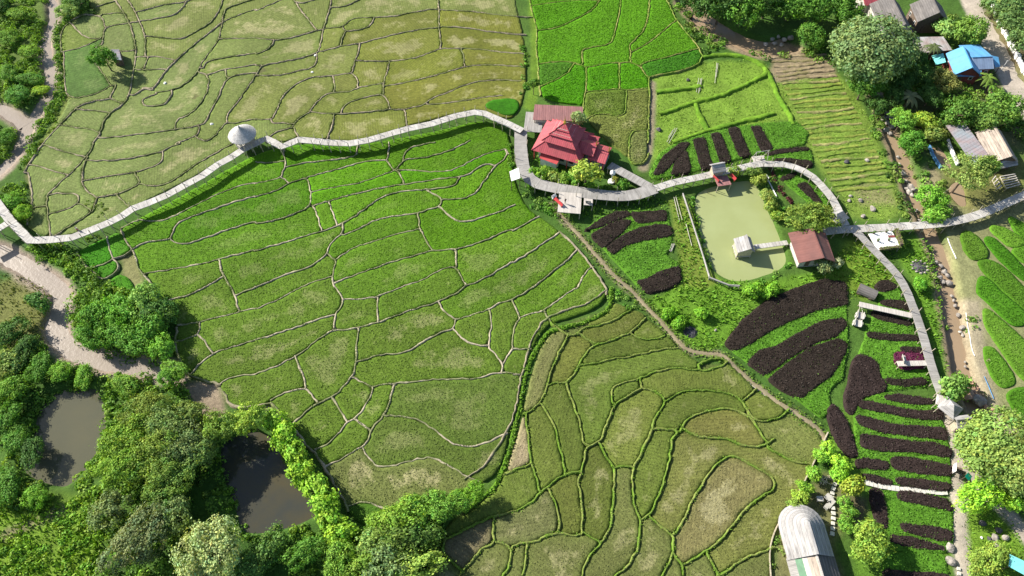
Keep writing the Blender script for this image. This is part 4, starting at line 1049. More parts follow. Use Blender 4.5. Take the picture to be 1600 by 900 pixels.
# thatched hall with a rounded end
def thatched_hall():
    zr, ze = 5.0, 2.0
    A = P(1262.5, 815, zr); B = P(1277.5, 866, zr); ax = B-A; ax.z = 0; L = ax.length; ax.normalize(); n = -Vector((ax.y, -ax.x, 0)); Z = Vector((0, 0, 1))
    wl_ = abs((P(1222, 830, ze)-A).dot(n)); wr_ = abs((P(1303, 855, ze)-A).dot(n)); w = (wl_+wr_)/2
    A0 = Vector((A.x, A.y, 0)) + n*((wr_-wl_)/2)*0
    root = tag(empty('thatched_hall', (A.x, A.y, 0)), 'large pale thatched hall with a rounded end by the paddies', 'hall')
    for side in (-1, 1):
        K = 4
        for k in range(K):
            f0, f1 = k/K, (k+1)/K; s = lambda f, ss, lift: A0+ax*ss+n*(side*w*(1-f))+Z*(ze+(zr-ze)*f+lift)
            MB().slab(s(f0, 0, .10), s(f0, L, .10), s(f1+.03, L, 0), s(f1+.03, 0, 0), .12).build('thatch_course', M['thatch'], root)
    K = 12
    for r in range(4):
        f0, f1 = r/4, min(1, (r+1)/4+.03)
        for k in range(K):
            a0, a1 = math.pi*k/K, math.pi*(k+1)/K
            def q(a, f, lift): return A0+n*(math.cos(a)*w*(1-f)) - ax*(math.sin(a)*w*(1-f)*.95) + Z*(ze+(zr-ze)*f+lift)
            MB().slab(q(a0, f0, .10), q(a1, f0, .10), q(a1, f1, 0), q(a0, f1, 0), .12).build('thatch_course', M['thatch'], root) if f1 < 1 else MB().tri(q(a0, f0, .10), q(a1, f0, .10), A0+Z*zr, .12).build('thatch_course', M['thatch'], root)
    MB().box(A0+ax*(L/2)+Z*(zr+.02), L, .4, .14, math.atan2(ax.y, ax.x)).build('ridge_cap', M['thatch'], root)
    w2 = MB(); P0 = [A0-n*(w-.8)+ax*(L-.4)]+[A0-n*(math.cos(math.pi*k/8)*(w-.8))-ax*(math.sin(math.pi*k/8)*(w-.8)) for k in range(9)]+[A0+n*(w-.8)+ax*(L-.4)]
    for i in range(len(P0)-1): w2.face([P0[i]-Z*.2, P0[i+1]-Z*.2, P0[i+1]+Z*(ze+.3), P0[i]+Z*(ze+.3)])
    w2.build('wall', M['bamboo'], root)
    # lower roof continuing out of the frame
    L2 = 13.0; zr2, ze2 = 4.5, 1.9; S = A0+ax*(L-.3)
    def s2(f, ss, side): return S+ax*ss+n*(side*(w+.1)*(1-f))+Z*(ze2+(zr2-ze2)*f)
    for lo, hi, mt in ((0, .28, 'deck_grey'), (.28, .52, 'green_sheet'), (.52, .68, 'deck_pale'), (.68, 1, 'brown2')):
        m = M['thatch_old'] if mt == 'brown2' else M[mt]
        MB().slab(s2(lo, 0, -1), s2(lo, L2, -1), s2(hi, L2, -1), s2(hi, 0, -1), .1).build('roof_strip', m, root)
    for k in range(6):
        MB().slab(s2(k/6, 0, 1)+Z*.05, s2(k/6, L2, 1)+Z*.05, s2((k+1)/6+.02, L2, 1), s2((k+1)/6+.02, 0, 1), .1).build('thatch_course', M['grey_tile'], root)
    MB().box(S+ax*(L2/2)+Z*(zr2+.06), L2, .3, .12, math.atan2(ax.y, ax.x)).build('ridge_cap', M['deck_pale'], root)
    w3 = MB(); Q = [S-n*(w-.7)+ax*.4, S-n*(w-.7)+ax*(L2-.5), S+n*(w-.7)+ax*(L2-.5), S+n*(w-.7)+ax*.4]
    for i in range(4): a, b = Q[i], Q[(i+1) % 4]; w3.face([a-Z*.2, b-Z*.2, b+Z*(ze2+.2), a+Z*(ze2+.2)])
    w3.build('wall', M['plaster'], root)
    for k in range(5):
        p = S-n*(w-.69)+ax*(1.6+k*2.4)+Z*1.15; f = MB().box(p, 1.0, .1, 1.1, math.atan2(ax.y, ax.x)).build('window', M['white'], root); MB().box(p, .8, .14, .9, math.atan2(ax.y, ax.x)).build('pane', M['glass'], f)
    place(root)
thatched_hall()
# round thatched hut on the bridge
def round_hut():
    c = P(378, 209, 4.2); root = tag(empty('round_hut', (c.x, c.y, 0)), 'white cone roofed round hut standing on the long bamboo bridge', 'hut')
    m = MB(); n = 28; R = 3.15; r = random.Random(4)
    for k in range(5):
        r0, r1 = R*(1-k/5), R*(1-(k+1)/5)*1.0; z0, z1 = 4.1+2.2*(k/5), 4.1+2.2*((k+1)/5)
        mm = MB()
        for i in range(n):
            a0, a1 = 2*math.pi*i/n, 2*math.pi*(i+1)/n; j = 1+r.uniform(-.015, .015)
            q = [((r0*1.008)*j*math.cos(a0), (r0*1.008)*j*math.sin(a0), z0-.02), ((r0*1.008)*j*math.cos(a1), (r0*1.008)*j*math.sin(a1), z0-.02), (r1*math.cos(a1), r1*math.sin(a1), z1), (r1*math.cos(a0), r1*math.sin(a0), z1)]
            mm.face(q, [(r0*a0, 0), (r0*a1, 0), (r0*a1, .7), (r0*a0, .7)]); mm.face([(x, y, z-.12) for x, y, z in q][::-1])
            b = [(x, y, z-.12) for x, y, z in q]; mm.face([q[1], q[0], b[0], b[1]])
        mm.build('thatch_ring', M['cone'], root)
    MB().lathe((0, 0, 6.15), [(.28, 0), (.16, .35), (.02, .75)], 8).build('finial', M['cone'], root)
    MB().lathe((0, 0, 0), [(2.3, 1.5), (2.3, 1.72), (0, 1.725)], 16).build('floor', M['deck'], root)
    for i in range(8):
        a = 2*math.pi*i/8; MB().tube((2.2*math.cos(a), 2.2*math.sin(a), -.5), (2.2*math.cos(a), 2.2*math.sin(a), 4.6), .09, .08, 6).build('post', M['bamboo'], root)
    for i in range(6):
        a0, a1 = 2*math.pi*i/8, 2*math.pi*(i+1)/8; MB().tube((2.2*math.cos(a0), 2.2*math.sin(a0), 2.6), (2.2*math.cos(a1), 2.2*math.sin(a1), 2.6), .05, .05, 5).build('rail', M['bamboo'], root)
round_hut()
# red pavilion with stacked roofs
def pavilion():
    c1 = P(880, 221, 3.3); rz = math.radians(-22); root = tag(empty('pavilion', (c1.x, c1.y, 0), rz), 'red pavilion with stacked tiered roofs and a gilded spire', 'pavilion')
    def tier(sx, sy, ze, zt, tx, ty, skirt, off=(0, 0)):
        e = [(-sx+off[0], -sy+off[1], ze), (sx+off[0], -sy+off[1], ze), (sx+off[0], sy+off[1], ze), (-sx+off[0], sy+off[1], ze)]; t = [(-tx+off[0], -ty+off[1], zt), (tx+off[0], -ty+off[1], zt), (tx+off[0], ty+off[1], zt), (-tx+off[0], ty+off[1], zt)]
        for i in range(4):
            j = (i+1) % 4; MB().slab(e[i], e[j], t[j], t[i], .12).build('roof_slope', M['red_roof'], root)
            MB().tube(Vector(e[i])+Vector((0, 0, .04)), Vector(t[i])+Vector((0, 0, .04)), .1, .1, 5).build('hip_ridge', M['red_roof'], root)
        if skirt:
            for x, y, a, b in ((0, -ty, 2*tx, .08), (0, ty, 2*tx, .08), (-tx, 0, .08, 2*ty), (tx, 0, .08, 2*ty)):
                w = MB().box((x+off[0], y+off[1], zt+skirt/2), a, b, skirt+.3).build('clerestory', M['plaster'], root)
                n = 5
                for k in range(n):
                    f = (k+.5)/n-.5; MB().box((x+off[0]+(f*a if a > 1 else 0), y+off[1]+(f*b if b > 1 else 0), zt+skirt/2), .55 if a > 1 else .12, .12 if a > 1 else .55, skirt*.55).build('pane', M['glass'], w)
    tier(6.2, 5.4, 3.3, 5.2, 3.5, 3.1, .7)
    tier(4.3, 3.9, 5.75, 7.0, 2.4, 2.2, .35)
    tier(3.0, 2.7, 7.15, 8.1, 1.4, 1.3, .25)
    tier(1.75, 1.6, 8.2, 9.4, .15, .15, 0)
    sp = MB().lathe((0, 0, 9.2), [(.42, 0), (.30, .3), (.36, .45), (.16, .8), (.2, .95), (.07, 1.4), (.015, 2.3)], 10).build('spire', M['gold'], root)
    w = MB().box((0, 0, 1.7), 9.6, 8.2, 3.3).build('wall', M['plaster'], root)
    for k in range(4):
        x = -3.6+2.4*k; f = MB().box((x, -4.12, 1.9), 1.2, .1, 1.4).build('window', M['wood'], root); MB().box((x, -4.16, 1.9), 1.0, .1, 1.2).build('pane', M['glass'], f)
        y = -3.0+2.0*k; f = MB().box((-4.82, y, 1.9), .1, 1.1, 1.4).build('window', M['wood'], root); MB().box((-4.86, y, 1.9), .1, .9, 1.2).build('pane', M['glass'], f)
    MB().box((-1.2, 4.12, 1.4), 1.6, .1, 2.3).build('door', M['wood'], root)
    for x in (-5.6, -2.8, 0, 2.8, 5.6):
        for y in (-4.9, 4.9): MB().tube((x, y, -.3), (x, y, 3.6), .12, .12, 8).build('column', M['redpaint'], root)
    # stepped porch wing to the right
    for x0, x1, hw, ze, zr in ((3.2, 8.4, 2.5, 3.9, 5.3), (7.2, 11.6, 2.9, 3.0, 4.4)):
        for s in (-1, 1): MB().slab((x0, s*hw, ze), (x1, s*hw, ze), (x1, 0, zr), (x0, 0, zr), .12).build('porch_slope', M['red_roof'], root)
        MB().face([(x1-.15, -hw+.2, ze-.1), (x1-.15, hw-.2, ze-.1), (x1-.15, 0, zr-.14)]).build('gable_end', M['redwall'], root)
        MB().lathe((x1-.1, 0, zr), [(.16, 0), (.2, .25), (.1, .5), (.14, .8), (.02, 1.7)], 8).build('finial', M['gold'], root)
        for s in (-1, 1): MB().tube((x1-.5, s*(hw-.4), -.3), (x1-.5, s*(hw-.4), ze+.15), .12, .12, 8).build('column', M['redpaint'], root)
    MB().box((8.6, 0, .55), 5.4, 4.8, .9).build('porch_floor', M['deck_grey'], root)
    root.scale = (.94, .94, .96)
    for x, y, h in ((6.0, 3.6, 4.1),):
        for s in (-1, 1): MB().slab((x-1.7, y+s*1.4, h-.9), (x+1.9, y+s*1.4, h-.9), (x+1.9, y, h), (x-1.7, y, h), .12).build('porch_slope', M['red_roof'], root)
        for s in (-1, 1): MB().tube((x+1.4, y+s*1.1, -.3), (x+1.4, y+s*1.1, h-.7), .1, .1, 6).build('column', M['redpaint'], root)
pavilion()
shed('lean_to', 'white walled lean-to with a crimson roof under the pavilion eaves', 'lean-to', [(843, 247), (870, 257), (875, 248), (845, 239)], (1.9, 1.9, 2.5, 2.5), M['redpaint'], M['white'], post=False)
shed('annexe', 'annexe with a long faded pink sheet roof behind the pavilion', 'annexe', [(832.5, 187), (910.5, 190), (911, 167), (835.5, 163)], (2.8, 2.8, 3.6, 3.6), M['pink_roof'], M['plaster'], panels=6)
# ------------------------------------------------------------------ foliage
def unit(v): return v/(np.linalg.norm(v, axis=1)[:, None]+1e-9)
def leaf_mesh(name, p, nrm, size, col, mat, asp=1.7, r=None):
    r = r or rng; n = len(p); t = unit(np.cross(nrm, r.normal(size=(n, 3)))); b = np.cross(nrm, t); s = np.asarray(size)[:, None]
    V = np.stack([p-t*s*asp/2, p+b*s/2+nrm*s*.12, p+t*s*asp/2, p-b*s/2+nrm*s*.12], 1).reshape(-1, 3)
    return rawmesh(name, V, np.arange(4*n).reshape(n, 4), mat, col=np.repeat(col, 4, axis=0))
def crown_mesh(seed, lobes, nclump, nleaf, leaf, spread=.16, flat=.85, tight=.55):
    r = np.random.default_rng(seed)
    lc = unit(r.normal(size=(lobes, 3)))*r.uniform(.25, tight, (lobes, 1)); lc[:, 2] = np.abs(lc[:, 2])*.7-.12; lr = r.uniform(.26, .52, lobes) if tight < .78 else r.uniform(.18, .44, lobes)
    C, D = [], []
    while len(C) < nclump:
        k = r.integers(lobes); d = unit(r.normal(size=(1, 3)))[0]
        if d[2] < -.35 and r.random() < .7: continue
        p = lc[k]+d*lr[k]
        if (np.linalg.norm(lc-p, axis=1) < lr*.82).any(): continue
        C.append(p); D.append(d)
    C = np.array(C); D = np.array(D); n = nclump*nleaf
    cl = np.repeat(np.arange(nclump), nleaf); off = r.normal(size=(n, 3))*spread*.62
    p = C[cl]+off+D[cl]*(.05*r.random((n, 1))); p[:, 2] *= flat
    nr = unit(D[cl]*.9+unit(off)*.5+r.normal(size=(n, 3))*.55+np.array([0, 0, .25]))
    cb = r.uniform(.72, 1.3, nclump)[cl]*r.uniform(.75, 1.25, n); hue = r.normal(size=nclump)[cl]*.10
    col = np.stack([cb*(1+hue), cb, cb*(1-hue*.6)], 1)
    return leaf_mesh('crown', p, nr, leaf*r.uniform(.7, 1.35, n), np.clip(col, .2, 2), M['leaf'], 1.6, r)
CR = {'L': [crown_mesh(10+i, 30, 340, 27, .046, .12, .85, .82) for i in range(3)], 'M': [crown_mesh(20+i, 18, 160, 25, .068, .15, .85, .82) for i in range(4)],
      'D': [crown_mesh(50+i, 18, 430, 28, .042, .11, .85, .52) for i in range(2)], 'S': [crown_mesh(30+i, 8, 75, 20, .12, .19, .85, .65) for i in range(4)], 'open': [crown_mesh(40+i, 12, 120, 17, .06, .16, .8, .75) for i in range(2)]}
def trunk_mesh(seed, limbs=5):
    r = random.Random(seed); m = MB(); m.tube((0, 0, -.06), (.02, .01, .5), .075, .05, 7); m.tube((.02, .01, .49), (.03, .0, .95), .05, .025, 6)
    for i in range(limbs):
        a = 2*math.pi*i/limbs+r.random(); z = r.uniform(.4, .7); m.tube((.02, 0, z), (.5*math.cos(a), .5*math.sin(a), z+r.uniform(.25, .45)), .032, .012, 5)
    return m.mesh('trunk', M['trunk'])
TR = [trunk_mesh(i) for i in range(3)]
_tn = [0]
def tree(u, v, rad, zc, tint, label, kind='M', name='tree', group=None, hz=1.0, cat='tree'):
    p = P(u, v, zc); i = _tn[0]; _tn[0] += 1; g = float(gheight(p.x, p.y))
    root = tag(empty(name, (p.x, p.y, g), (i*2.4) % 6.28), label, cat, group)
    c = link('crown', CR[kind][i % len(CR[kind])], root, (0, 0, zc-g)); c.scale = (rad, rad, rad*hz); c.color = (tint[0]*2.1, tint[1]*2.1, tint[2]*1.7, 1); sx = 1+.18*math.sin(i*1.7); c.scale = (rad*sx, rad/sx, rad*hz*(1+.12*math.sin(i*2.9)))
    t = link('trunk', TR[i % 3], root); t.scale = (max(rad*.8, 1.2), max(rad*.8, 1.2), zc-g)
    return root
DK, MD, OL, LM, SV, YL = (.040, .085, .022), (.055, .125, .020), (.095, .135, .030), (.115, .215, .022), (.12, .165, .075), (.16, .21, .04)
GG = (.085, .125, .045)
tree(1362, 76, 11.6, 8.5, (.090, .135, .06), 'huge round grey green tree, the largest crown, in front of the grey roofs', 'D', hz=.85)
tree(1352, 132, 4.0, 4.5, MD, 'mid green tree under the right lower edge of the huge round tree')
tree(1258, 342, 4.2, 3.6, (.095, .14, .028), 'olive bushy tree leaning over the brown house roof', 'M', hz=.9)
tree(1285, 337, 3.0, 3.2, (.11, .15, .03), 'smaller olive tree between the brown house and the kiosk', 'M', hz=.9)
tree(917, 266, 3.3, 4.3, (.20, .26, .055), 'pale yellow green tree in front of the pavilion porch', 'S')
tree(906, 186, 2.0, 4.2, SV, 'small pale tree between the annexe roof and the pavilion', 'S')
tree(834, 131, 1.55, 3.3, (.06, .12, .02), 'single small round tree above the annexe roof', 'S')
tree(163, 91, 3.4, 4.0, (.05, .12, .018), 'lone dark green tree among the stubble paddies', 'M')
tree(1561, 697, 7.7, 5.5, (.125, .185, .05), 'large spreading mango tree over the earth paths at the right edge', 'D', hz=.85)
tree(1592, 728, 6.0, 5.5, (.15, .20, .06), 'second paler tree behind the large mango tree at the right edge', 'D')
tree(1526, 775, 3.3, 3.2, (.16, .29, .03), 'lime green tree below the green cloth canopy', 'M')
tree(1578, 786, 2.3, 2.2, (.15, .28, .03), 'small lime tree beside the path at the right edge', 'S')
tree(1549, 873, 3.3, 2.2, (.14, .20, .04), 'low bushy tree left of the turquoise roof', 'M', hz=.6)
tree(1362, 844, 3.4, 3.4, (.13, .20, .035), 'round light green tree at the bottom right beside the hall', 'M')
tree(1334, 761, 2.1, 2.6, (.16, .20, .03), 'small round yellowish tree at the end of the stone path', 'S', hz=1.1)
tree(1513, 268, 4.6, 6.5, (.12, .165, .05), 'open crowned thin tree in front of the zinc shed', 'open')
tree(1535, 262, 3.6, 5.5, (.085, .145, .035), 'denser green tree beside the thatched porch', 'M')
tree(1283, 412, 2.2, 2.0, (.10, .13, .06), 'grey green shrub at the front corner of the brown house', 'S', cat='shrub', name='shrub')
tree(1308, 411, 1.3, 1.4, (.24, .26, .18), 'white flowering shrub beside the brown house', 'S', cat='shrub', name='shrub')
tree(1436, 446, 1.9, 1.4, (.075, .19, .02), 'leafy shrub beside the bend of the south walkway', 'S', cat='shrub', name='shrub')
tree(1490, 602, 3.2, 2.4, (.10, .18, .045), 'grey green shrub beside the rocky pool', 'S', cat='shrub', name='shrub')
tree(1480, 45, 3.3, 3.2, (.12, .20, .06), 'feathery light green tree below the wide grey roof', 'S')
tree(1517, 50, 4.6, 4.0, (.085, .15, .03), 'bushy green tree between the wide grey roof and the dirt road')
tree(1477, 126, 3.6, 3.6, (.11, .12, .04), 'brownish green tree at the left corner of the blue house')
tree(1500, 174, 4.8, 4.0, (.06, .125, .025), 'dark leafy tree above the zinc sheets')
tree(1532, 183, 4.2, 4.0, (.075, .135, .03), 'dark leafy tree above the thatched roof')
tree(1565, 171, 4.6, 4.2, (.08, .15, .03), 'tree beside the dirt road below the blue house')
tree(1410, 188, 3.2, 3.0, (.09, .18, .028), 'bright bushy tree beside the brook boulders')
tree(1427, 222, 3.4, 3.0, (.06, .15, .022), 'drooping green tree left of the fish pond')
tree(1446, 189, 2.6, 2.2, (.15, .21, .03), 'yellow green shrub between the brook and the zinc shed', 'S')
tree(1462, 210, 2.4, 2.2, (.13, .17, .045), 'pale shrub touching the corner of the zinc sheets', 'S')
tree(1455, 309, 3.4, 2.6, (.085, .19, .025), 'vivid green bush below the fish pond', 'M')
tree(1466, 335, 3.0, 2.0, (.10, .20, .03), 'vivid green bush beside the east walkway', 'S')
for (u, v, r) in ((1566, 12, 4.6), (1588, 38, 4.6), (1598, 66, 4.0), (1580, -6, 5)):
    tree(u, v, r, 3.8, (.075, .125, .045), 'round dark orchard tree behind the white roadside wall', 'M', group='orchard trees behind the wall')
for (u, v, r, c_) in ((1088, -2, 5, DK), (1128, 6, 6, DK), (1163, 14, 5.5, MD), (1200, 2, 6, DK), (1238, 6, 5.5, MD), (1268, 14, 5, MD), (1300, 2, 5.5, (.06, .13, .025)), (1325, 18, 4.5, MD)):
    tree(u, v, r, 5.0, c_, 'tree in the belt along the top brook', 'M', group='trees along the brook at the top edge')
tree(1266, 52, 4.0, 3.4, MD, 'dark leafy tree leaning over the rocky brook', 'M')
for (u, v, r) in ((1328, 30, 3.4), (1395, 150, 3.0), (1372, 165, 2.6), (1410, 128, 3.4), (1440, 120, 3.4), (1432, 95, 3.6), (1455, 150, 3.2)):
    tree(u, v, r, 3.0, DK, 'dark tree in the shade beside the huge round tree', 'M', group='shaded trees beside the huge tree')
for (u, v, r, c_) in ((150, 492, 4.6, MD), (188, 486, 4.8, (.06, .14, .02)), (226, 470, 5.2, (.085, .15, .04)), (176, 520, 4.6, MD), (236, 512, 4.8, (.055, .125, .02)), (208, 535, 4.4, MD), (255, 545, 3.6, (.075, .16, .025)), (140, 525, 4.2, MD), (245, 488, 4.6, DK), (274, 578, 3.0, (.08, .15, .025)), (262, 590, 2.8, MD)):
    tree(u, v, r*.74, 2.5, tuple(q*1.25 for q in c_), 'bushy tree in the clump beside the silty stream', 'M', group='tree clump beside the silty stream')
tree(62, 470, 2.4, 2.0, (.05, .11, .03), 'single dark bush on the dry meadow by the silty stream', 'S', cat='shrub', name='shrub')
for (u, v, r, c_, k) in ((228, 640, 3.9, OL, 'L'), (258, 662, 4.0, (.10, .15, .05), 'L'), (205, 682, 4.4, (.10, .17, .025), 'L'), (246, 712, 4.6, (.10, .15, .03), 'L'), (192, 728, 3.8, (.105, .18, .025), 'L'),
                          (284, 690, 4.0, (.095, .14, .06), 'L'), (262, 752, 4.0, (.085, .14, .03), 'L'), (300, 648, 3.0, (.10, .14, .04), 'M'), (312, 712, 3.2, (.08, .13, .035), 'M'), (346, 668, 3.0, (.10, .16, .03), 'M'), (390, 655, 3.0, (.14, .21, .035), 'M')):
    tree(u, v, r, 4.2, c_, 'tree in the wood between the two ponds', k, group='wood between the two ponds')
tree(325, 868, 5.2, 5.0, (.19, .235, .115), 'silvery pale green tree at the bottom left', 'L')
tree(216, 845, 4.8, 4.4, (.095, .12, .06), 'greyish dull green tree at the bottom left', 'L')
tree(272, 806, 3.2, 3.4, GG, 'grey green tree above the silvery tree')
tree(168, 800, 3.4, 3.0, (.095, .13, .055), 'grey green bush tree between the track and the greyish tree')
for (u, v, r) in ((432, 655, 2.6), (446, 683, 2.7), (461, 710, 2.7), (476, 736, 2.7), (490, 762, 2.8), (505, 787, 2.8), (518, 812, 2.8), (528, 836, 2.8)):
    tree(u, v, r, 2.4, (.145, .25, .03), 'lime green bamboo bush in the hedge along the dark pond', 'S', group='lime hedge along the dark pond', cat='shrub', name='bamboo_bush')
for (u, v, r, c_) in ((612, 822, 3.6, (.12, .20, .03)), (648, 802, 3.6, (.11, .20, .03)), (684, 792, 2.8, (.09, .18, .03)), (622, 852, 4.2, (.06, .10, .022)), (655, 835, 3.6, (.05, .095, .022)), (585, 855, 3.4, (.12, .18, .05)), (605, 890, 3.8, (.10, .15, .065)), (645, 888, 4.0, (.15, .22, .05)), (568, 890, 3.2, (.11, .18, .03)), (718, 780, 2.2, (.09, .18, .025)), (742, 768, 1.8, (.09, .18, .02)), (478, 862, 2.8, MD), (420, 855, 3.0, (.07, .13, .035)), (392, 885, 3.0, (.06, .12, .03)), (530, 878, 2.8, (.10, .18, .03))):
    tree(u, v, r, 3.0, c_, 'leafy tree in the thicket at the bottom edge', 'M', group='thicket at the bottom edge')
for (u, v, r, c_) in ((15, 520, 3.2, DK), (40, 548, 3.2, DK), (12, 565, 3.2, (.12, .17, .05)), (62, 575, 2.6, MD), (18, 610, 3.2, (.07, .14, .02)), (10, 655, 3.0, MD), (25, 690, 2.6, MD), (50, 708, 2.4, DK), (95, 582, 2.2, (.09, .18, .025)), (132, 586, 2.2, (.10, .20, .03)), (195, 600, 2.4, (.10, .18, .03)), (10, 760, 3.0, MD), (55, 775, 2.2, (.08, .17, .02))):
    tree(u, v, r, 1.7, c_, 'leafy tree on the bank round the grey pond', 'M', hz=.75, group='trees round the grey pond')
for (u, v, r, c_) in ((-2, 8, 3.6, DK), (28, 22, 2.6, (.09, .16, .025)), (12, 60, 2.8, (.08, .15, .025)), (45, 80, 2.4, (.10, .18, .025)), (14, 112, 2.8, (.08, .16, .03)), (45, 122, 2.8, MD), (28, 148, 3.0, (.06, .14, .03)), (104, 16, 3.2, (.10, .16, .045)), (122, 4, 3.4, DK), (66, 140, 1.8, (.15, .23, .025)), (8, 215, 2.2, MD), (15, 315, 2.6, (.07, .16, .02)), (35, 330, 2.2, (.12, .22, .025))):
    tree(u, v, r, 1.6, c_, 'dense bush on the banks of the muddy stream', 'M', group='bushes along the muddy stream', cat='shrub', name='bush', hz=.6)
for (u, v, r, c_) in ((832, 268, 1.5, (.10, .20, .025)), (848, 272, 1.9, (.12, .21, .03)), (863, 276, 1.9, (.14, .19, .05)), (880, 280, 2.0, (.13, .21, .04)), (893, 278, 1.4, (.09, .19, .03)), (898, 288, 1.3, (.09, .18, .03)), (925, 290, 1.1, (.10, .20, .03)), (962, 282, 1.1, (.13, .14, .03)), (972, 288, 1.6, (.06, .14, .02))):
    tree(u, v, r, 1.1, c_, 'garden shrub between the pavilion and the boardwalk', 'S', group='shrubs in front of the pavilion', cat='shrub', name='shrub')
for (u, v, r, c_) in ((1295, 703, 1.8, (.15, .27, .03)), (1308, 722, 1.9, (.16, .29, .03)), (1313, 740, 1.9, (.14, .27, .03)), (1283, 715, 1.4, (.12, .23, .03)), (1272, 742, 1.5, (.12, .22, .03)), (1262, 762, 1.5, (.12, .22, .03)), (1252, 778, 1.5, (.15, .22, .035)), (1240, 790, 1.4, (.14, .20, .04))):
    tree(u, v, r, 1.6, c_, 'lime leafed shrub along the fence above the hall', 'S', group='lime shrubs along the fence', cat='shrub', name='shrub')
for (u, v, r) in ((1320, 785, 1.4), (1323, 798, 1.4), (1322, 812, 1.3), (1325, 825, 1.3)):
    tree(u, v, r, 1.4, (.095, .19, .03), 'green shrub in the row beside the stepping stones', 'S', group='shrub row beside the stepping stones', cat='shrub', name='shrub')
for (u, v, r, c_) in ((1147, 270, 1.7, (.13, .185, .04)), (1180, 268, 1.8, (.10, .16, .04)), (1188, 282, 1.8, (.14, .18, .04)), (1196, 305, 1.7, (.16, .20, .055)), (1204, 322, 1.6, (.15, .20, .05)), (1212, 338, 1.6, (.11, .18, .03))):
    tree(u, v, r, 1.2, c_, 'pale shrub on the bank round the green pond', 'S', group='shrubs round the green pond', cat='shrub', name='shrub')
for (u, v, r) in ((1046, 488, 1.7), (1098, 490, 1.5), (1062, 505, 1.6), (1180, 452, 2.2), (1205, 455, 2.0)):
    tree(u, v, r, 1.0, (.10, .21, .022), 'rounded weed clump on the lush grass below the pond', 'S', group='weed clumps on the lush grass', cat='shrub', name='shrub')
# palms
def palm(u, v, z, n, L, tint, label):
    p = P(u, v, z); g = float(gheight(p.x, p.y)); root = tag(empty('banana_palm', (p.x, p.y, g)), label, 'palm'); r = random.Random(int(u))
    MB().tube((0, 0, -.2), (0, 0, z-g), .2, .13, 7).build('trunk', M['trunk'], root)
    for i in range(n):
        a = 2*math.pi*i/n+r.uniform(-.2, .2); up = r.uniform(.15, .75); V = []; F = []; K = 6
        for k in range(K+1):
            t = k/K; x = L*t; zz = z-g+L*up*t-L*(.55+up*.5)*t*t; w = .38*math.sin(math.pi*min(1, .12+t*.9))**.7*(L/3)+.02
            for s, dz in ((-1, -.12), (0, 0), (1, -.12)): V.append((x*math.cos(a)-s*w*math.sin(a), x*math.sin(a)+s*w*math.cos(a), zz+dz*abs(s)*w*2))
        for k in range(K):
            for s in range(2): q = k*3+s; F.append([q, q+3, q+4, q+1])
        b = r.uniform(.8, 1.2); o = link('frond', rawmesh('frond', V, F, M['leaf'], col=np.full((len(V), 3), b)), root); o.color = (*tint, 1)
palm(1424, 149, 3.6, 11, 3.4, (.20, .22, .10), 'pale star shaped palm in the shade below the huge tree')
palm(1545, 120, 3.4, 10, 3.0, (.15, .24, .04), 'bright banana palm at the right corner of the blue house')
palm(1460, 73, 4.2, 14, 2.6, (.10, .13, .05), 'dark feathery palm over the striped tin shed')
palm(1550, 132, 2.6, 8, 2.2, (.12, .24, .03), 'small banana plant below the bright banana palm')

# ------------------------------------------------------------------ ground cover (uncountable)
def inside(poly_px, n, r, z=0.0):
    w = smoothc(wpts(poly_px, z), 1); lo, hi = w.min(0), w.max(0); q = r.uniform(lo, hi, (n*4, 2)); k = inpoly(q[:, 0], q[:, 1], w); return q[k]
def area(poly_px): w = wpts(poly_px); x, y = w.T; return abs(np.dot(x, np.roll(y, 1))-np.dot(y, np.roll(x, 1)))/2
def undergrowth(polys, dens, r0, r1, leaf, nleaf, cols, label, seed, hz=.8, dens_noise=.35):
    r = np.random.default_rng(seed); P_, N_, S_, C_ = [], [], [], []
    for poly in polys:
        w = smoothc(wpts(poly), 1); lo, hi = w.min(0), w.max(0); n = int((hi-lo).prod()*dens); q = r.uniform(lo, hi, (n, 2)); q = q[inpoly(q[:, 0], q[:, 1], w)]
        q = q[fbm(q[:, 0], q[:, 1], .15, seed) > dens_noise]
        n = len(q); rad = r.uniform(r0, r1, n); ci = r.integers(len(cols), size=n)
        big = np.repeat(np.arange(n), nleaf); d = unit(r.normal(size=(len(big), 3))); d[:, 2] = np.abs(d[:, 2])
        gz_ = gheight(q[:, 0], q[:, 1])
        p = np.c_[q[big], gz_[big]]+d*(rad[big]*r.uniform(.75, 1.08, len(big)))[:, None]*np.array([1, 1, hz])
        P_.append(p); N_.append(unit(d+r.normal(size=d.shape)*.5)); S_.append(leaf*r.uniform(.7, 1.3, len(big)))
        c = np.array(cols)[ci]*r.uniform(.75, 1.25, (n, 1)); C_.append(c[big]*1.75*r.uniform(.8, 1.2, (len(big), 1)))
    o = link('undergrowth', leaf_mesh('undergrowth', np.vstack(P_), np.vstack(N_), np.concatenate(S_), np.vstack(C_), M['leaf'], 1.6, r)); o.color = (1, 1, 1, 1)
    return tag(o, label, 'undergrowth', kind='stuff')
undergrowth([[(0,-20),(72,-20),(74,25),(62,60),(62,100),(74,125),(60,160),(40,172),(0,155),(-30,150),(-30,-20)], [(92,0),(140,0),(135,20),(98,35),(92,80),(102,145),(85,180),(65,215),(48,250),(30,270),(45,215),(70,170),(88,140),(84,60)],
             [(0,195),(25,200),(18,240),(0,255),(-30,260),(-30,190)], [(0,285),(35,270),(45,300),(45,350),(25,345),(8,320)]], .6, .6, 1.3, .32, 36, ((.09, .17, .022), (.115, .20, .025), (.065, .13, .02)), 'weeds and bushes covering the banks of the muddy stream', 71)
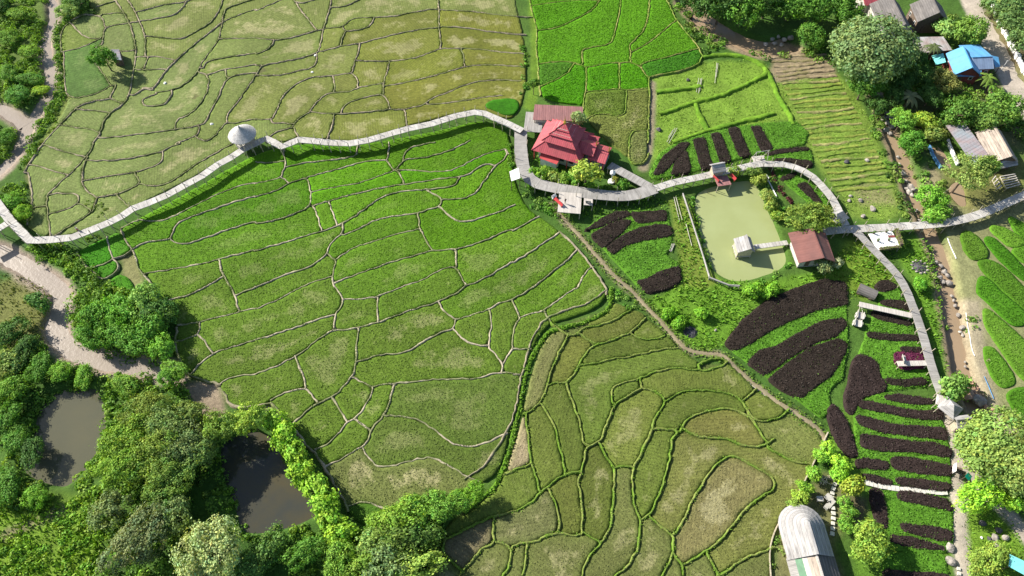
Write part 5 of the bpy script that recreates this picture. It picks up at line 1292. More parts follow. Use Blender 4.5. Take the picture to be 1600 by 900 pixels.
undergrowth([[(40,380),(120,378),(130,410),(170,445),(205,460),(265,470),(272,540),(262,575),(170,555),(120,535),(105,500),(112,465),(105,440),(60,405)], [(0,545),(60,530),(90,560),(150,580),(255,590),(300,610),(285,690),(330,650),(420,640),(430,665),(375,670),(335,700),(340,780),(370,840),(440,835),(500,810),(545,820),(600,815),(660,770),(740,765),(700,800),(690,850),(665,900),(660,940),(150,940),(165,860),(160,800),(120,770),(165,700),(165,620),(130,600),(85,610),(50,650),(40,720),(30,740),(90,765),(70,790),(0,800),(-30,800),(-30,560)]], .5, .5, 1.7, .32, 44,
            ((.075, .155, .02), (.105, .195, .024), (.06, .12, .02), (.13, .20, .03)), 'dense undergrowth under the woods round the two ponds', 72, 1.0)
undergrowth([[(1060,0),(1100,20),(1150,62),(1110,90),(1085,65),(1060,30),(1045,-10)], [(1150,55),(1180,85),(1230,90),(1310,60),(1330,100),(1300,105),(1220,78),(1190,95),(1140,80)], [(1345,120),(1368,150),(1380,200),(1398,240),(1410,290),(1428,335),(1415,345),(1395,310),(1380,250),(1355,180),(1335,140)],
             [(1400,180),(1480,170),(1500,195),(1470,235),(1450,225),(1452,260),(1480,275),(1478,340),(1455,340),(1430,270),(1415,230),(1398,200)], [(1380,140),(1475,100),(1490,130),(1600,170),(1610,240),(1580,205),(1530,190),(1480,165),(1400,165)], [(1480,20),(1510,30),(1535,70),(1470,60)]], .34, .6, 1.4, .34, 42,
            ((.07, .15, .02), (.10, .19, .025), (.045, .095, .018), (.12, .17, .035)), 'shrubby growth along the rocky brook and between the houses', 73)
undergrowth([[(822,285),(845,295),(872,305),(872,335),(885,350),(870,355),(840,330),(818,310)], [(790,205),(802,210),(802,280),(797,270),(793,235)], [(815,50),(826,100),(822,150),(800,165),(812,130)], [(828,212),(845,205),(835,250),(880,268),(935,285),(985,298),(900,292),(840,280),(826,255)],
             [(1075,300),(1087,310),(1092,345),(1102,385),(1110,415),(1125,435),(1150,445),(1215,428),(1235,408),(1240,420),(1200,440),(1150,452),(1110,440),(1095,390),(1080,330)], [(1185,275),(1198,300),(1212,345),(1230,350),(1225,300),(1205,270)], [(937,448),(975,460),(1000,480),(985,485),(955,472),(940,470)]], .8, .35, .8, .26, 30,
            ((.06, .155, .02), (.085, .19, .022), (.11, .19, .035)), 'low green shrubs and weeds edging the walkways and the green pond', 74)
undergrowth([[(1490,600),(1530,590),(1545,630),(1560,660),(1600,690),(1600,710),(1540,670),(1500,640)], [(1215,830),(1225,880),(1205,900),(1203,860)], [(1500,480),(1525,470),(1530,520),(1515,560)], [(1450,370),(1470,400),(1478,470),(1490,560),(1480,560),(1466,470),(1456,410)]], .5, .35, .8, .26, 26, ((.10, .18, .03), (.13, .19, .04), (.07, .14, .02)), 'weeds beside the brook and the rocky pool', 75)
undergrowth([[(96,40),(104,40),(104,150),(92,190),(60,245),(50,240),(86,160)], [(138,8),(158,20),(120,30),(112,40),(100,40),(115,22)], [(130,300),(150,312),(175,330),(150,345),(138,325),(122,308)], [(128,370),(178,362),(170,378),(128,384)]], .8, .25, .6, .22, 22, ((.10, .17, .025), (.13, .18, .04)), 'weeds growing between the stubble paddies', 76)
undergrowth([[(335,700),(352,700),(358,740),(372,790),(385,835),(440,838),(500,810),(520,830),(440,862),(370,850),(342,790)], [(85,765),(105,768),(128,748),(150,722),(168,690),(180,700),(160,735),(120,772)], [(40,645),(60,628),(85,608),(110,600),(140,598),(170,605),(172,640),(165,635),(158,606),(110,604),(85,612),(64,632),(50,690),(40,700)]], 1.3, .35, .8, .26, 30, ((.09, .18, .02), (.12, .21, .025), (.07, .14, .02)), 'leafy weeds overhanging the banks of the two ponds', 79, .9, .1)
undergrowth([[(115,775),(165,765),(175,800),(150,850),(140,930),(90,930),(110,850),(60,840)], [(-30,850),(60,835),(80,870),(60,930),(-30,930)], [(520,835),(560,825),(600,815),(640,790),(640,800),(590,830),(550,850),(540,880)], [(165,610),(185,640),(170,690),(160,700),(166,650)], [(130,440),(175,450),(205,455),(180,470),(135,470)], [(45,382),(110,380),(130,410),(110,425),(70,400)], [(112,740),(165,700),(175,720),(120,765)]], .75, .5, 1.0, .30, 34,
            ((.12, .22, .022), (.15, .23, .03), (.09, .19, .022)), 'bright lime weeds in the clearings of the woods', 78, .8, .2)
# grass blades on lawns and meadows
def grass(polys, dens, h0, h1, cols, label, seed, avoid=0.3):
    r = np.random.default_rng(seed); V, C = [], []
    for poly in polys:
        w = smoothc(wpts(poly), 1); lo, hi = w.min(0), w.max(0); n = int((hi-lo).prod()*dens); q = r.uniform(lo, hi, (n, 2)); q = q[inpoly(q[:, 0], q[:, 1], w)]
        f = fbm(q[:, 0], q[:, 1], .35, seed); q = q[f > avoid]; n = len(q); z = gheight(q[:, 0], q[:, 1]); q = q[z > -.45]; z = z[z > -.45]; n = len(q)
        a = r.uniform(0, 6.28, n); h = r.uniform(h0, h1, n)*(.6+.9*fbm(q[:, 0], q[:, 1], .5, seed+1)); ln = r.uniform(.3, 1.0, n)*h; wd = h*r.uniform(.25, .45, n)
        b = np.c_[q, z-.05]; tip = b+np.c_[np.cos(a)*ln, np.sin(a)*ln, h]; sd_ = np.c_[-np.sin(a)*wd, np.cos(a)*wd, np.zeros(n)]
        V.append(np.stack([b-sd_, b+sd_, tip+sd_*.3, tip-sd_*.3], 1).reshape(-1, 3))
        c = np.array(cols)[r.integers(len(cols), size=n)]*1.3*r.uniform(.7, 1.3, (n, 1)); C.append(np.repeat(c, 4, axis=0))
    V = np.vstack(V); o = link('grass', rawmesh('grass', V, np.arange(len(V)).reshape(-1, 4), M['blade'], col=np.vstack(C))); o.color = (1, 1, 1, 1)
    return tag(o, label, 'grass', kind='stuff')
grass([[(1030,118),(1100,95),(1190,92),(1215,120),(1250,188),(1150,207),(1060,222),(1018,255)], [(1200,130),(1310,115),(1345,160),(1375,225),(1400,290),(1425,345),(1335,345),(1300,290),(1260,230),(1240,190)]], 6, .14, .30, ((.16, .265, .03), (.19, .27, .045), (.13, .245, .022)), 'rough yellow green meadow grass above the garden', 81)
grass([[(1060,430),(1180,440),(1290,425),(1330,370),(1400,440),(1350,470),(1250,455),(1170,490),(1135,535),(1100,550),(1075,540),(990,455),(1040,455)], [(1045,305),(1075,305),(1095,345),(1108,420),(1062,445),(1058,380)], [(1345,385),(1395,390),(1410,430),(1380,440)], [(1395,390),(1450,365),(1468,400),(1472,520),(1485,600),(1452,530),(1425,430)], [(900,320),(1040,305),(1050,330),(960,335),(915,345)]], 7, .22, .5, ((.09, .205, .014), (.12, .22, .02), (.07, .17, .012)), 'lush bright grass round the garden and the pond', 82)
grass([[(1505,755),(1530,745),(1590,810),(1600,860),(1600,930),(1515,930),(1504,830)], [(1010,262),(1060,272),(1150,250),(1200,240),(1262,228),(1275,250),(1245,252),(1190,245),(1100,272),(1020,288)]], 7, .2, .42, ((.10, .21, .016), (.13, .22, .022)), 'short bright grass beside the footpaths', 83)
grass([[(-30,430),(30,425),(75,440),(85,480),(75,535),(40,560),(-30,545)]], 5, .2, .45, ((.14, .16, .04), (.17, .18, .05), (.11, .15, .03)), 'dry meadow grass at the left edge', 84)
grass([[(-30,790),(105,785),(160,775),(160,830),(150,930),(-30,930)], [(165,755),(180,790),(165,850),(150,930),(140,850)]], 6, .3, .7, ((.13, .24, .02), (.16, .25, .03), (.10, .20, .016)), 'bright grass in the clearing at the bottom left corner', 85)
def track_weeds():
    r = np.random.default_rng(6); l = smooth(wpts(ROAD['farm_track'][0]), 2); q = resample(l, .05); t = np.gradient(q, axis=0); t /= np.hypot(*t.T)[:, None]; nr_ = np.c_[-t[:, 1], t[:, 0]]; n = len(q)
    q = q+nr_*(np.where(r.random(n) < .5, -1, 1)*(.42+np.abs(r.normal(size=n))*.55))[:, None]; p = np.c_[q, gheight(q[:, 0], q[:, 1])+.1+r.random(n)*.25]; nr = unit(np.c_[r.normal(size=(n, 2))*.8, np.ones(n)])
    c = np.array(((.12, .23, .02), (.15, .22, .04), (.09, .19, .016)))[r.integers(3, size=n)]*r.uniform(.7, 1.3, (n, 1)); o = link('track_weeds', leaf_mesh('track_weeds', p, nr, .28*r.uniform(.6, 1.3, n), c, M['leaf'], 1.7, r)); o.color = (1, 1, 1, 1); tag(o, 'green weeds edging the brown farm track', 'weeds', kind='stuff')
track_weeds()
# rice plants standing in the plots
def rice_tufts(tn, dens, size, seed):
    r = np.random.default_rng(seed); sel = np.zeros((FN, FM), bool); labs = [L for L, i in plot_info.items() if (i[0][0] if i[0][0] in TERR else 'A') == tn]
    k = np.isin(lab, labs) & (depth > 1); I, J = np.nonzero(k); n = int(len(I)*dens); s = r.integers(len(I), size=n); I, J = I[s], J[s]
    q = np.c_[FX0+(I+r.random(n))*CS, FY0+(J+r.random(n))*CS]; L = lab[I, J]
    cm = np.zeros((nlab+1, 3)); zm = np.zeros(nlab+1)
    for l in labs: cm[l] = plot_info[l][1]; zm[l] = plot_info[l][3]
    a = r.uniform(0, 6.28, n); nr = unit(np.c_[np.cos(a)*.5, np.sin(a)*.5, r.uniform(.6, 1.4, n)])
    p = np.c_[q, zm[L]+.06+r.random(n)*.08]
    f = .75+.6*fbm(q[:, 0], q[:, 1], .22, 91); c = cm[L]*1.15*(f*r.uniform(.8, 1.2, n))[:, None]
    o = link('rice_plants', leaf_mesh('rice_plants', p, nr, size*r.uniform(.6, 1.3, n), np.clip(c, .003, 1), M['blade'], 2.0, r), TERR[tn]); o.color = (1, 1, 1, 1); o['kind'] = 'stuff'
rice_tufts('B', 1.3, .13, 1); rice_tufts('C', .8, .11, 2); rice_tufts('D', 1.8, .17, 3); rice_tufts('E', 1.8, .16, 4)

def bund_weeds(sel, tn, dens, size, cols, seed):
    r = np.random.default_rng(seed); A = []
    for (kd, px), l, in zip(BUND, lines):
        if kd != sel[0]: continue
        q = resample(l, 1.0/dens); q = q+r.normal(size=q.shape)*.16; A.append(q)
    q = np.vstack(A); q = q[inpoly(q[:, 0], q[:, 1], grow(wpts(REG[sel[1]]), 2.5))]; q = q[vnoise(q[:, 0], q[:, 1], .25, seed) > sel[2]]; n = len(q)
    p = np.c_[q, .30+r.random(n)*.22]; nr = unit(np.c_[r.normal(size=(n, 2))*.8, np.ones(n)])
    o = link('bund_weeds', leaf_mesh('bund_weeds', p, nr, size*r.uniform(.6, 1.3, n), np.array(cols)[r.integers(len(cols), size=n)]*r.uniform(.7, 1.3, (n, 1)), M['blade'], 1.7, r), TERR[tn]); o.color = (1, 1, 1, 1); o['kind'] = 'stuff'
bund_weeds(('g', 'C', .2), 'C', 8, .15, ((.13, .25, .015), (.10, .21, .014), (.17, .24, .05)), 1); bund_weeds(('g', 'D', .3), 'D', 8, .17, ((.17, .24, .045), (.12, .22, .02)), 2)
bund_weeds(('s', 'B', .55), 'B', 6, .15, ((.12, .18, .03), (.09, .15, .02)), 3); bund_weeds(('s', 'A', .6), 'A', 6, .16, ((.10, .14, .03), (.14, .15, .05)), 4)
def strip_weeds():
    r = np.random.default_rng(5); l = smooth(wpts(STRIP[0][1]), 2); q = resample(l, .07); q = q+r.normal(size=q.shape)*.32; n = len(q)
    p = np.c_[q, .22+r.random(n)*.25]; nr = unit(np.c_[r.normal(size=(n, 2))*.8, np.ones(n)]); c = np.array(((.12, .25, .015), (.09, .20, .014), (.15, .26, .03)))[r.integers(3, size=n)]*r.uniform(.65, 1.35, (n, 1))
    o = link('bund_weeds', leaf_mesh('bund_weeds', p, nr, .26*r.uniform(.6, 1.3, n), c, M['leaf'], 1.7, r), TERR['C']); o.color = (1, 1, 1, 1); o['kind'] = 'stuff'
strip_weeds()
# ------------------------------------------------------------------ garden beds
GARDEN = tag(empty('garden_ground'), 'striped garden of dark purple and bright green planted beds', 'garden', kind='structure')
def bed(poly_px, h, col, name, dens=13, leaf=.21, seed=0, label=None, z=0.0):
    w = wpts(poly_px); w = resample(np.vstack([w, w[:1]]), .5)[:-1]; w = (np.roll(w, 1, axis=0)+2*w+np.roll(w, -1, axis=0))/4; r = np.random.default_rng(seed+len(poly_px)*13)
    if h > .3: w = offset(w, .28)
    w = w + (np.c_[vnoise(w[:, 0], w[:, 1], .9, 7), vnoise(w[:, 0], w[:, 1], .9, 8)]-.5)*.18
    lo, hi = w.min(0)-.4, w.max(0)+.4; cs = .3; nx, ny = ((hi-lo)/cs).astype(int)+2
    X, Y = np.meshgrid(lo[0]+np.arange(nx)*cs, lo[1]+np.arange(ny)*cs, indexing='ij'); sdv = sdist(X, Y, w)
    Z = -.3+(h+.3)*step01(-.22, .16, sdv)+(vnoise(X, Y, 1.3, 5)-.5)*.10
    ii = np.arange(nx*ny).reshape(nx, ny); F = np.stack([ii[:-1, :-1], ii[1:, :-1], ii[1:, 1:], ii[:-1, 1:]], -1).reshape(-1, 4)
    F = F[(sdv.ravel()[F] > -.45).any(1)]
    base = np.array(col)*.8*(.8+.4*vnoise(X, Y, 1.1, 3))[..., None]
    o = link(name, rawmesh(name, np.stack([X, Y, Z], -1).reshape(-1, 3), F, M['soil'], col=base.reshape(-1, 3), smooth_=True), GARDEN)
    if label: o['label'] = label
    n = int((hi-lo).prod()*dens); q = r.uniform(lo, hi, (n, 2)); k = sdist(q[:, 0], q[:, 1], w) > .02; q = q[k]; n = len(q)
    p = np.c_[q, h+r.uniform(-.05, .13, n)]; nr = unit(np.c_[r.normal(size=(n, 2))*.6, np.ones(n)])
    c = np.array(col)*r.uniform(.5, 1.9 if h > .3 else 1.5, (n, 1))*(.75+.5*fbm(q[:, 0], q[:, 1], .4, 17))[:, None]
    lf = link('leaves', leaf_mesh('leaves', p, nr, leaf*r.uniform(.7, 1.3, n), c, M['leaf'], 1.7, r), o); lf.color = (1, 1, 1, 1); lf['kind'] = 'stuff'
GREEN, DARK = (.090, .225, .018), (.030, .022, .017)
z4 = lambda s, cx, cy: pts(s, cx*400, cy*225, 4)
for i, b_ in enumerate((
   [(1014,272),(1030,240),(1060,220),(1120,204),(1180,193),(1245,190),(1264,208),(1258,226),(1230,233),(1190,240),(1150,250),(1100,264),(1060,274),(1022,281)],
   pts("150,150 400,60 820,30 880,60 910,240 870,290 740,300 480,210 250,200", 1180, 230, 10), pts("300,350 520,330 720,450 820,520 1060,700 1180,900 1100,960 900,930 560,640 400,480", 1180, 230, 10),
   z4("470,520 560,450 740,415 970,410 1005,560 1005,650 960,690 1040,740 1060,850 1000,900 850,930 780,880 700,790 590,680", 2, 1),
   [(1140,545),(1200,478),(1285,443),(1322,448),(1324,505),(1326,540),(1322,562),(1318,590),(1295,612),(1300,640),(1285,655),(1255,632),(1215,600),(1185,580)],
   pts("400,200 640,100 760,230 900,560 1000,850 900,900 300,1000 280,720 430,450", 1330, 430, 10),
   z4("620,220 900,240 950,330 1000,540 1000,620 720,640 690,540 560,420 600,320", 3, 2), z4("540,700 720,650 1040,690 1060,730 1110,880 1140,1030 1140,1230 1110,1280 790,1240 560,1130 540,900", 3, 2),
   z4("640,355 820,370 1100,400 1150,450 1160,690 1110,760 900,760 780,740 690,640 660,500", 3, 3), z4("700,760 900,740 1110,770 1140,960 740,960", 3, 3))):
    bed(b_, .22, GREEN, 'green_bed', 15, .19, i)
DB = [pts("1037,245 1065,224 1078,224 1055,252 1034,272 1020,275"), pts("1056,254 1071,236 1079,262 1076,271 1048,274"), pts("1083,219 1100,216 1113,262 1096,266"), pts("1111,211 1124,208 1142,252 1126,256"), pts("1137,202 1152,200 1172,243 1156,247"), pts("1173,199 1186,198 1207,234 1190,238"),
      pts("180,110 400,45 820,15 860,50 600,80 350,110 240,140", 1180, 230, 10), pts("290,200 520,190 880,235 880,300 760,310 600,240", 1180, 230, 10), pts("400,480 640,400 660,430 480,530", 1180, 230, 10), pts("650,590 800,570 1040,880 960,890 700,660", 1180, 230, 10),
      z4("455,545 560,470 650,430 725,425 740,450 650,480 550,520", 2, 1), z4("740,435 820,430 960,420 965,480 780,500", 2, 1), z4("500,570 600,510 700,475 745,490 700,540 580,650 520,600", 2, 1), z4("590,655 700,570 800,530 900,510 990,515 1000,575 800,610 700,640 630,695", 2, 1), z4("780,865 860,840 930,800 1040,770 1055,850 1000,895 850,935 820,900", 2, 1),
      pts("1134,538 1160,503 1200,470 1240,453 1285,438 1320,442 1323,476 1275,485 1232,503 1200,519 1170,538 1147,548"), pts("1169,567 1188,548 1215,542 1230,532 1255,518 1285,503 1317,498 1322,508 1307,525 1275,535 1232,560 1197,586"), z4("5,570 120,480 260,380 440,320 490,350 470,420 400,540 300,610 200,690 100,640", 3, 2),
      pts("380,190 430,130 520,85 620,110 710,190 600,240 430,270", 1330, 430, 10), pts("430,415 620,400 830,420 900,560 700,520 480,470", 1330, 430, 10), pts("340,560 500,560 700,660 900,720 940,800 700,760 500,710 330,650", 1330, 430, 10),
      z4("620,280 750,295 925,300 940,330 800,332 620,312", 3, 2), z4("820,372 960,378 965,405 830,402", 3, 2), z4("730,570 850,580 970,565 990,605 860,617 740,600", 3, 2),
      z4("530,470 570,420 640,440 685,480 690,540 740,620 700,655 600,680 550,730 530,790 490,760 480,690 510,600", 3, 2), z4("370,770 400,725 440,760 480,830 510,900 560,1050 510,1055 450,980 400,890", 3, 2),
      z4("720,680 820,670 1030,700 1045,725 900,727 740,702", 3, 2), z4("565,720 620,710 800,750 950,775 1080,765 1090,825 950,820 780,790 570,750", 3, 2), z4("550,800 650,820 800,860 950,870 1100,880 1120,950 900,925 690,900 560,850", 3, 2),
      z4("575,15 700,35 900,65 1050,70 1140,110 1140,160 900,125 700,118 580,95", 3, 3), z4("550,180 620,170 750,190 745,235 560,225", 3, 3), z4("760,165 850,160 1000,185 1140,215 1140,275 960,260 780,232", 3, 3), z4("590,265 700,285 770,310 770,332 640,312", 3, 3), z4("795,290 950,300 1130,325 1140,350 1100,370 900,347 800,330", 3, 3),
      z4("805,375 900,380 1100,420 1145,460 1140,495 1000,460 810,425", 3, 3), z4("640,365 700,360 720,440 745,600 700,602 660,500", 3, 3), z4("820,570 900,585 1050,600 1150,630 1140,685 1000,660 840,620", 3, 3), z4("760,650 900,665 1100,720 1090,737 900,717 770,690", 3, 3), z4("730,860 850,880 1000,885 1130,900 1130,935 740,935", 3, 3)]
for i, b_ in enumerate(DB):
    pl = i >= 24; bed(b_, .40, (.037, .025, .022) if pl else DARK, 'purple_bed', 20, .16, 50+i)
bed(z4("790,410 960,402 975,500 830,515 785,470", 3, 2), .36, (.115, .02, .055), 'magenta_bed', 14, .2, 99, 'magenta flower bed round the stub walkway')
undergrowth([pts("210,330 290,320 330,450 420,620 500,760 620,860 560,900 440,780 330,620 250,450", 1180, 230, 10)], 2.0, .35, .6, .22, 26, ((.075, .022, .028), (.06, .02, .022)), 'row of dark maroon shrubs beside the pond bank', 77, .9, 0)
# rows of the terraced crop field
ROWS = tag(empty('crop_field'), 'sloping field of parallel yellowish crop rows below the huge tree', 'field', kind='structure')
for k in range(34):
    y = 92+k*7.6*(.84+.008*k); 
    if y > 300: break
    x0 = 1203+max(0, y-98)*.5; x1 = min(1302+max(0, y-112)*.52, 1405) if y > 112 else 1302
    ln = [(x, y-(x-x0)*.10+1.5*math.sin(x*.05+k)) for x in np.linspace(x0+2, x1-2, 9)]
    c = (.26, .205, .125) if y < 128 else ((.20, .235, .045) if k % 3 else (.24, .23, .085))
    bank('crop_row', smooth(wpts(ln), 1), .7, .05, c, (.10, .19, .022) if y > 128 else (.15, .14, .05), ROWS, 3000+k)

MEAD = tag(empty('meadow'), 'rough lime meadow crossed by low grassy banks', 'meadow', kind='structure')
for k, ln in enumerate((z4("900,580 1000,565 1100,555 1180,540", 2, 0), z4("920,715 1040,675 1140,640 1220,620 1300,600 1380,565 1450,540 1560,480 1600,450", 2, 0), z4("1150,650 1165,700 1180,740 1220,810", 2, 0), z4("1000,890 1110,860 1220,820 1310,795 1400,770 1500,745 1640,710", 2, 0), z4("1190,360 1300,340 1450,350 1560,400 1610,470 1660,600 1720,690 1760,780", 2, 0))):
    bank('grassy_bank', smooth(wpts(ln), 2), 1.1, .42, (.12, .23, .018), (.085, .19, .015), MEAD, 4000+k)
# ------------------------------------------------------------------ stones
import bmesh
def rock_mesh(seed, mat):
    bm = bmesh.new(); bmesh.ops.create_icosphere(bm, subdivisions=2, radius=1.0); r = Vector((seed*3.1, seed*1.7, 0))
    for v in bm.verts:
        k = 1+.35*(mnoise.noise(v.co*1.1+r))+.12*mnoise.noise(v.co*2.7+r); v.co = Vector((v.co.x*k, v.co.y*k*.85, v.co.z*k*.65))
    me = bpy.data.meshes.new('rock'); bm.to_mesh(me); bm.free(); me.materials.append(mat); return me
RK_ = {m: [rock_mesh(i+k*5, M[m]) for i in range(3)] for k, m in enumerate(('rock', 'darkrock', 'redrock', 'white'))}
_rk = [0]
def rock(u, v, s, label, mat='rock', group=None, z=None, name='boulder', cat='boulder'):
    s *= .75
    p = P(u, v, 0 if z is None else z); _rk[0] += 1; i = _rk[0]; g = float(gheight(p.x, p.y)) if z is None else z
    o = link(name, RK_[mat][i % 3], None, (p.x, p.y, g+s*.25)); o.scale = (s, s, s); o.rotation_euler = (0, 0, i*1.3); return tag(o, label, cat, group)
ORD = 'first second third fourth fifth sixth seventh eighth ninth tenth eleventh twelfth thirteenth fourteenth fifteenth'.split()
for u, v, s in pts3("1380,187,1.25 1385,178,.95 1389,183,1 1378,198,1.05 1384,204,1.1 1390,209,.9 1372,178,.9 1380,168,.8 1376,207,.8 1396,186,1.2 1386,193,1 1393,199,1.1"):
    rock(u, v, s, 'pale boulder in the rocky upper reach of the brook', group='boulders in the upper brook', z=-1.1)
for u, v, s in pts3("1405,258,.7 1410,272,.9 1415,284,.8 1422,293,1.2 1427,297,.9 1420,301,1 1416,296,.8 1432,330,.6 1436,345,.6 1409,268,.6 1424,305,.7 1403,246,.6"):
    rock(u, v, s, 'rounded stone in the brook above the east walkway', group='stones in the middle brook', z=-1.15)
for u, v, s in pts3("1462,410,.7 1470,416,.7 1475,425,.8 1480,431,.7 1468,434,.7 1473,441,.8 1482,443,1 1492,478,.6 1497,493,.7 1503,513,.9 1504,524,.5 1500,519,.5 1490,470,.5 1487,463,.5 1508,566,.4 1508,573,.4"):
    rock(u, v, s, 'stone at the edge of the brook beside the striped garden', group='stones in the lower brook', z=-.95)
for u, v, s in pts3("1515,592,.45 1518,597,.5 1521,601,.5 1518,604,.45 1524,606,.5 1516,610,.45 1522,612,.5 1528,608,.5 1531,618,.5 1540,636,.6 1550,640,.6 1536,630,.5"):
    rock(u, v, s, 'small pinkish stone piled beside the rocky pool', 'redrock', group='stones beside the rocky pool', z=-.25)
for u, v, s in pts3("1205,62,1 1215,58,1.1 1225,63,1 1235,60,1.2 1196,70,.9 1210,69,1 1221,71,.8 1242,55,1 1290,35,.9 1300,46,.9 1296,38,.8"):
    rock(u, v, s, 'grey stone in the shaded brook at the top', group='stones in the top brook', z=-1.0)
rock(1506, 616, 2.1, 'large reddish boulder standing in the rocky pool', 'redrock', z=-.7)
rock(1528, 626, 1.7, 'flat grey boulder beside the reddish boulder', z=-.6)
rock(1483, 856, 1.1, 'wide pale boulder at the end of a dark bed by the footpath')
rock(1485, 877, 1.2, 'tall pale boulder below the wide one by the footpath')
for (u, v, s, m, l) in ((1323, 253, .9, 'darkrock', 'dark square stone with a shadow in the crop field'), (1355, 250, .75, 'rock', 'pale stone right of the dark square stone in the crop field'), (1329, 306, .6, 'rock', 'small pale stone below the crop rows'),
        (1327, 313, .6, 'rock', 'second small pale stone below the crop rows'), (1345, 313, .75, 'rock', 'pale stone with a weed beside it near the kiosk'), (1349, 338, .8, 'rock', 'square pale stone close to the walkway crossing'), (1364, 326, 1.0, 'rock', 'largest pale stone on the grass right of the kiosk'),
        (1535, 818, .8, 'darkrock', 'blackish stone on the grass below the lime tree'), (1546, 842, .55, 'darkrock', 'small blackish stone in the middle of the lower right grass'), (1560, 829, .8, 'darkrock', 'dark stone at the top of the stone line on the grass'),
        (1555, 840, .9, 'rock', 'pale stone in the stone line on the grass'), (1558, 852, .9, 'rock', 'lowest pale stone in the stone line on the grass'), (1571, 840, .8, 'rock', 'pale stone right of the stone line on the grass'), (1534, 840, .3, 'white', 'tiny white stone on the lower right grass'), (1540, 860, .5, 'darkrock', 'dark stone beside the low bushy tree'),
        (1075, 125, .7, 'darkrock', 'dark heap on the rough meadow'), (1029, 203, .9, 'darkrock', 'dark heap beside the meadow ditch'), (1118, 516, .4, 'rock', 'small stone on the lush grass beside the track'),
        (258, 130, .6, 'white', 'white stone lying on a stubble paddy'), (331, 194, .6, 'white', 'pale stone on the stubble beside the round hut')):
    rock(u, v, s, l, m)
for (u, v, l) in ((493, 87, 'white sack on a bund crossing among the stubble'), (488, 113, 'small pale bundle below the white sack')): rock(u, v, .55, l, 'white', name='sack', cat='sack')
# fire pit and ash
p = P(1437, 417, 0); root = tag(empty('fire_pit', (p.x, p.y, -.1)), 'round grey fire pit on the grass left of the brook', 'fire pit')
MB().lathe((0, 0, .02), [(1.5, 0), (1.1, .12), (.5, .3), (0, .34)], 14).build('ash', M['char'], root)
for i in range(11):
    a = i*.571; o = link('ring_stone', RK_['rock'][i % 3], root, (1.6*math.cos(a), 1.6*math.sin(a), .12)); o.scale = (.28, .28, .28)
p = P(1079, 519, 0); root = tag(empty('ash_heap', (p.x, p.y, -.1)), 'blackened ash heap on the lush grass by the track', 'ash heap')
MB().lathe((0, 0, 0), [(1.5, 0), (1.0, .25), (.4, .45), (0, .5)], 13).build('ash', M['char'], root)
for i in range(5): MB().tube((-.9+.4*i, -.6, .3), (-.5+.35*i, .7, .45), .06, .05, 5).build('charred_branch', M['darkrock'], root)

# ------------------------------------------------------------------ fences, walls, pipes
def wall(name, label, cat, ln_px, h, w, mat, step, z=None, posts=None):
    ln = wpts(ln_px); c = resample(smooth(ln, 1), step); o = Vector((c[0, 0], c[0, 1], 0)); root = tag(empty(name, o), label, cat)
    for i in range(len(c)-1):
        a, b = c[i], c[i+1]; m = (a+b)/2; d = b-a; L = float(np.hypot(*d)); g = max(float(gheight(*m)), -.5)
        MB().box((m[0]-o.x, m[1]-o.y, g+h/2-.1), L-.02, w, h+.2, math.atan2(d[1], d[0])).build('wall_panel', mat, root)
        if posts and i % posts == 0: MB().box((a[0]-o.x, a[1]-o.y, g+h/2), w*2.2, w*2.2, h+.35).build('post', mat, root)
wall('roadside_wall', 'long white wall along the far side of the dirt road', 'wall', pts("1538,-20 1556,25 1572,60 1588,92 1604,122 1640,190"), 1.2, .45, M['white'], 2.6, posts=2)
wall('fence', 'pale low fence between the brown paddies and the hall yard', 'fence', pts("1293,676 1270,725 1250,765 1235,790 1215,818 1204,845 1201,872 1205,915"), .55, .16, M['bamboo'], 1.2)
wall('pond_wall', 'blue edged wall of the brown fish pond', 'wall', pts("1451,229 1459,246 1469,263"), .7, .35, M['bluepaint'], 2.0)
wall('pond_wall', 'white beam wall between the fish pond and the zinc shed', 'wall', pts("1480,220 1487,240 1496,258"), .8, .45, M['white'], 2.0)
def rails(label, ln_px, mat, h=.9, step=2.0, w=.16):
    c = resample(smooth(wpts(ln_px), 0), step); o = Vector((c[0, 0], c[0, 1], 0)); root = tag(empty('rail_fence', o), label, 'fence')
    for i in range(len(c)):
        g = float(gheight(*c[i])); q = (c[i, 0]-o.x, c[i, 1]-o.y); MB().tube((*q, g-.3), (*q, h), .07, .06, 5).build('post', mat, root)
        if i+1 < len(c):
            e = (c[i+1, 0]-o.x, c[i+1, 1]-o.y); MB().tube((*q, h-.05), (*e, h-.05), w, w, 6).build('rail', mat, root); MB().tube((*q, h*.5), (*e, h*.5), .06, .06, 5).build('rail', mat, root)
rails('grey bamboo rail fence along the left bank of the green pond', pts("1066,306 1074,330 1082,355 1090,380 1098,405 1107,436"), M['deck_grey'])
rails('grey bamboo rail fence rounding the foot of the green pond', pts("1107,437 1122,443 1138,449 1154,450"), M['deck_grey'])
def sticks(label, items, mat, name='bamboo_poles', cat='poles'):
    a0 = P(*items[0][0], 0); root = tag(empty(name, a0), label, cat)
    for i, (a, b) in enumerate(items): MB().tube(P(*a, .18+.05*(i % 3))-a0, P(*b, .2+.06*(i % 2))-a0, .075, .06, 5).build('pole', mat, root)
sticks('two long pale poles lying beside the rail fence', [((1053, 308), (1062, 346)), ((1056, 307), (1066, 344)), ((1072, 350), (1081, 384))], M['deck_pale'])
sticks('pale bamboo poles lying on the rough meadow', [((1092, 122), (1088, 144)), ((1095, 123), (1091, 146)), ((1097, 122), (1093, 143))], M['deck_pale'])
sticks('single thin pole on the meadow near the trees', [((1120, 98), (1117, 130)), ((1122, 99), (1119, 120))], M['deck_pale'])
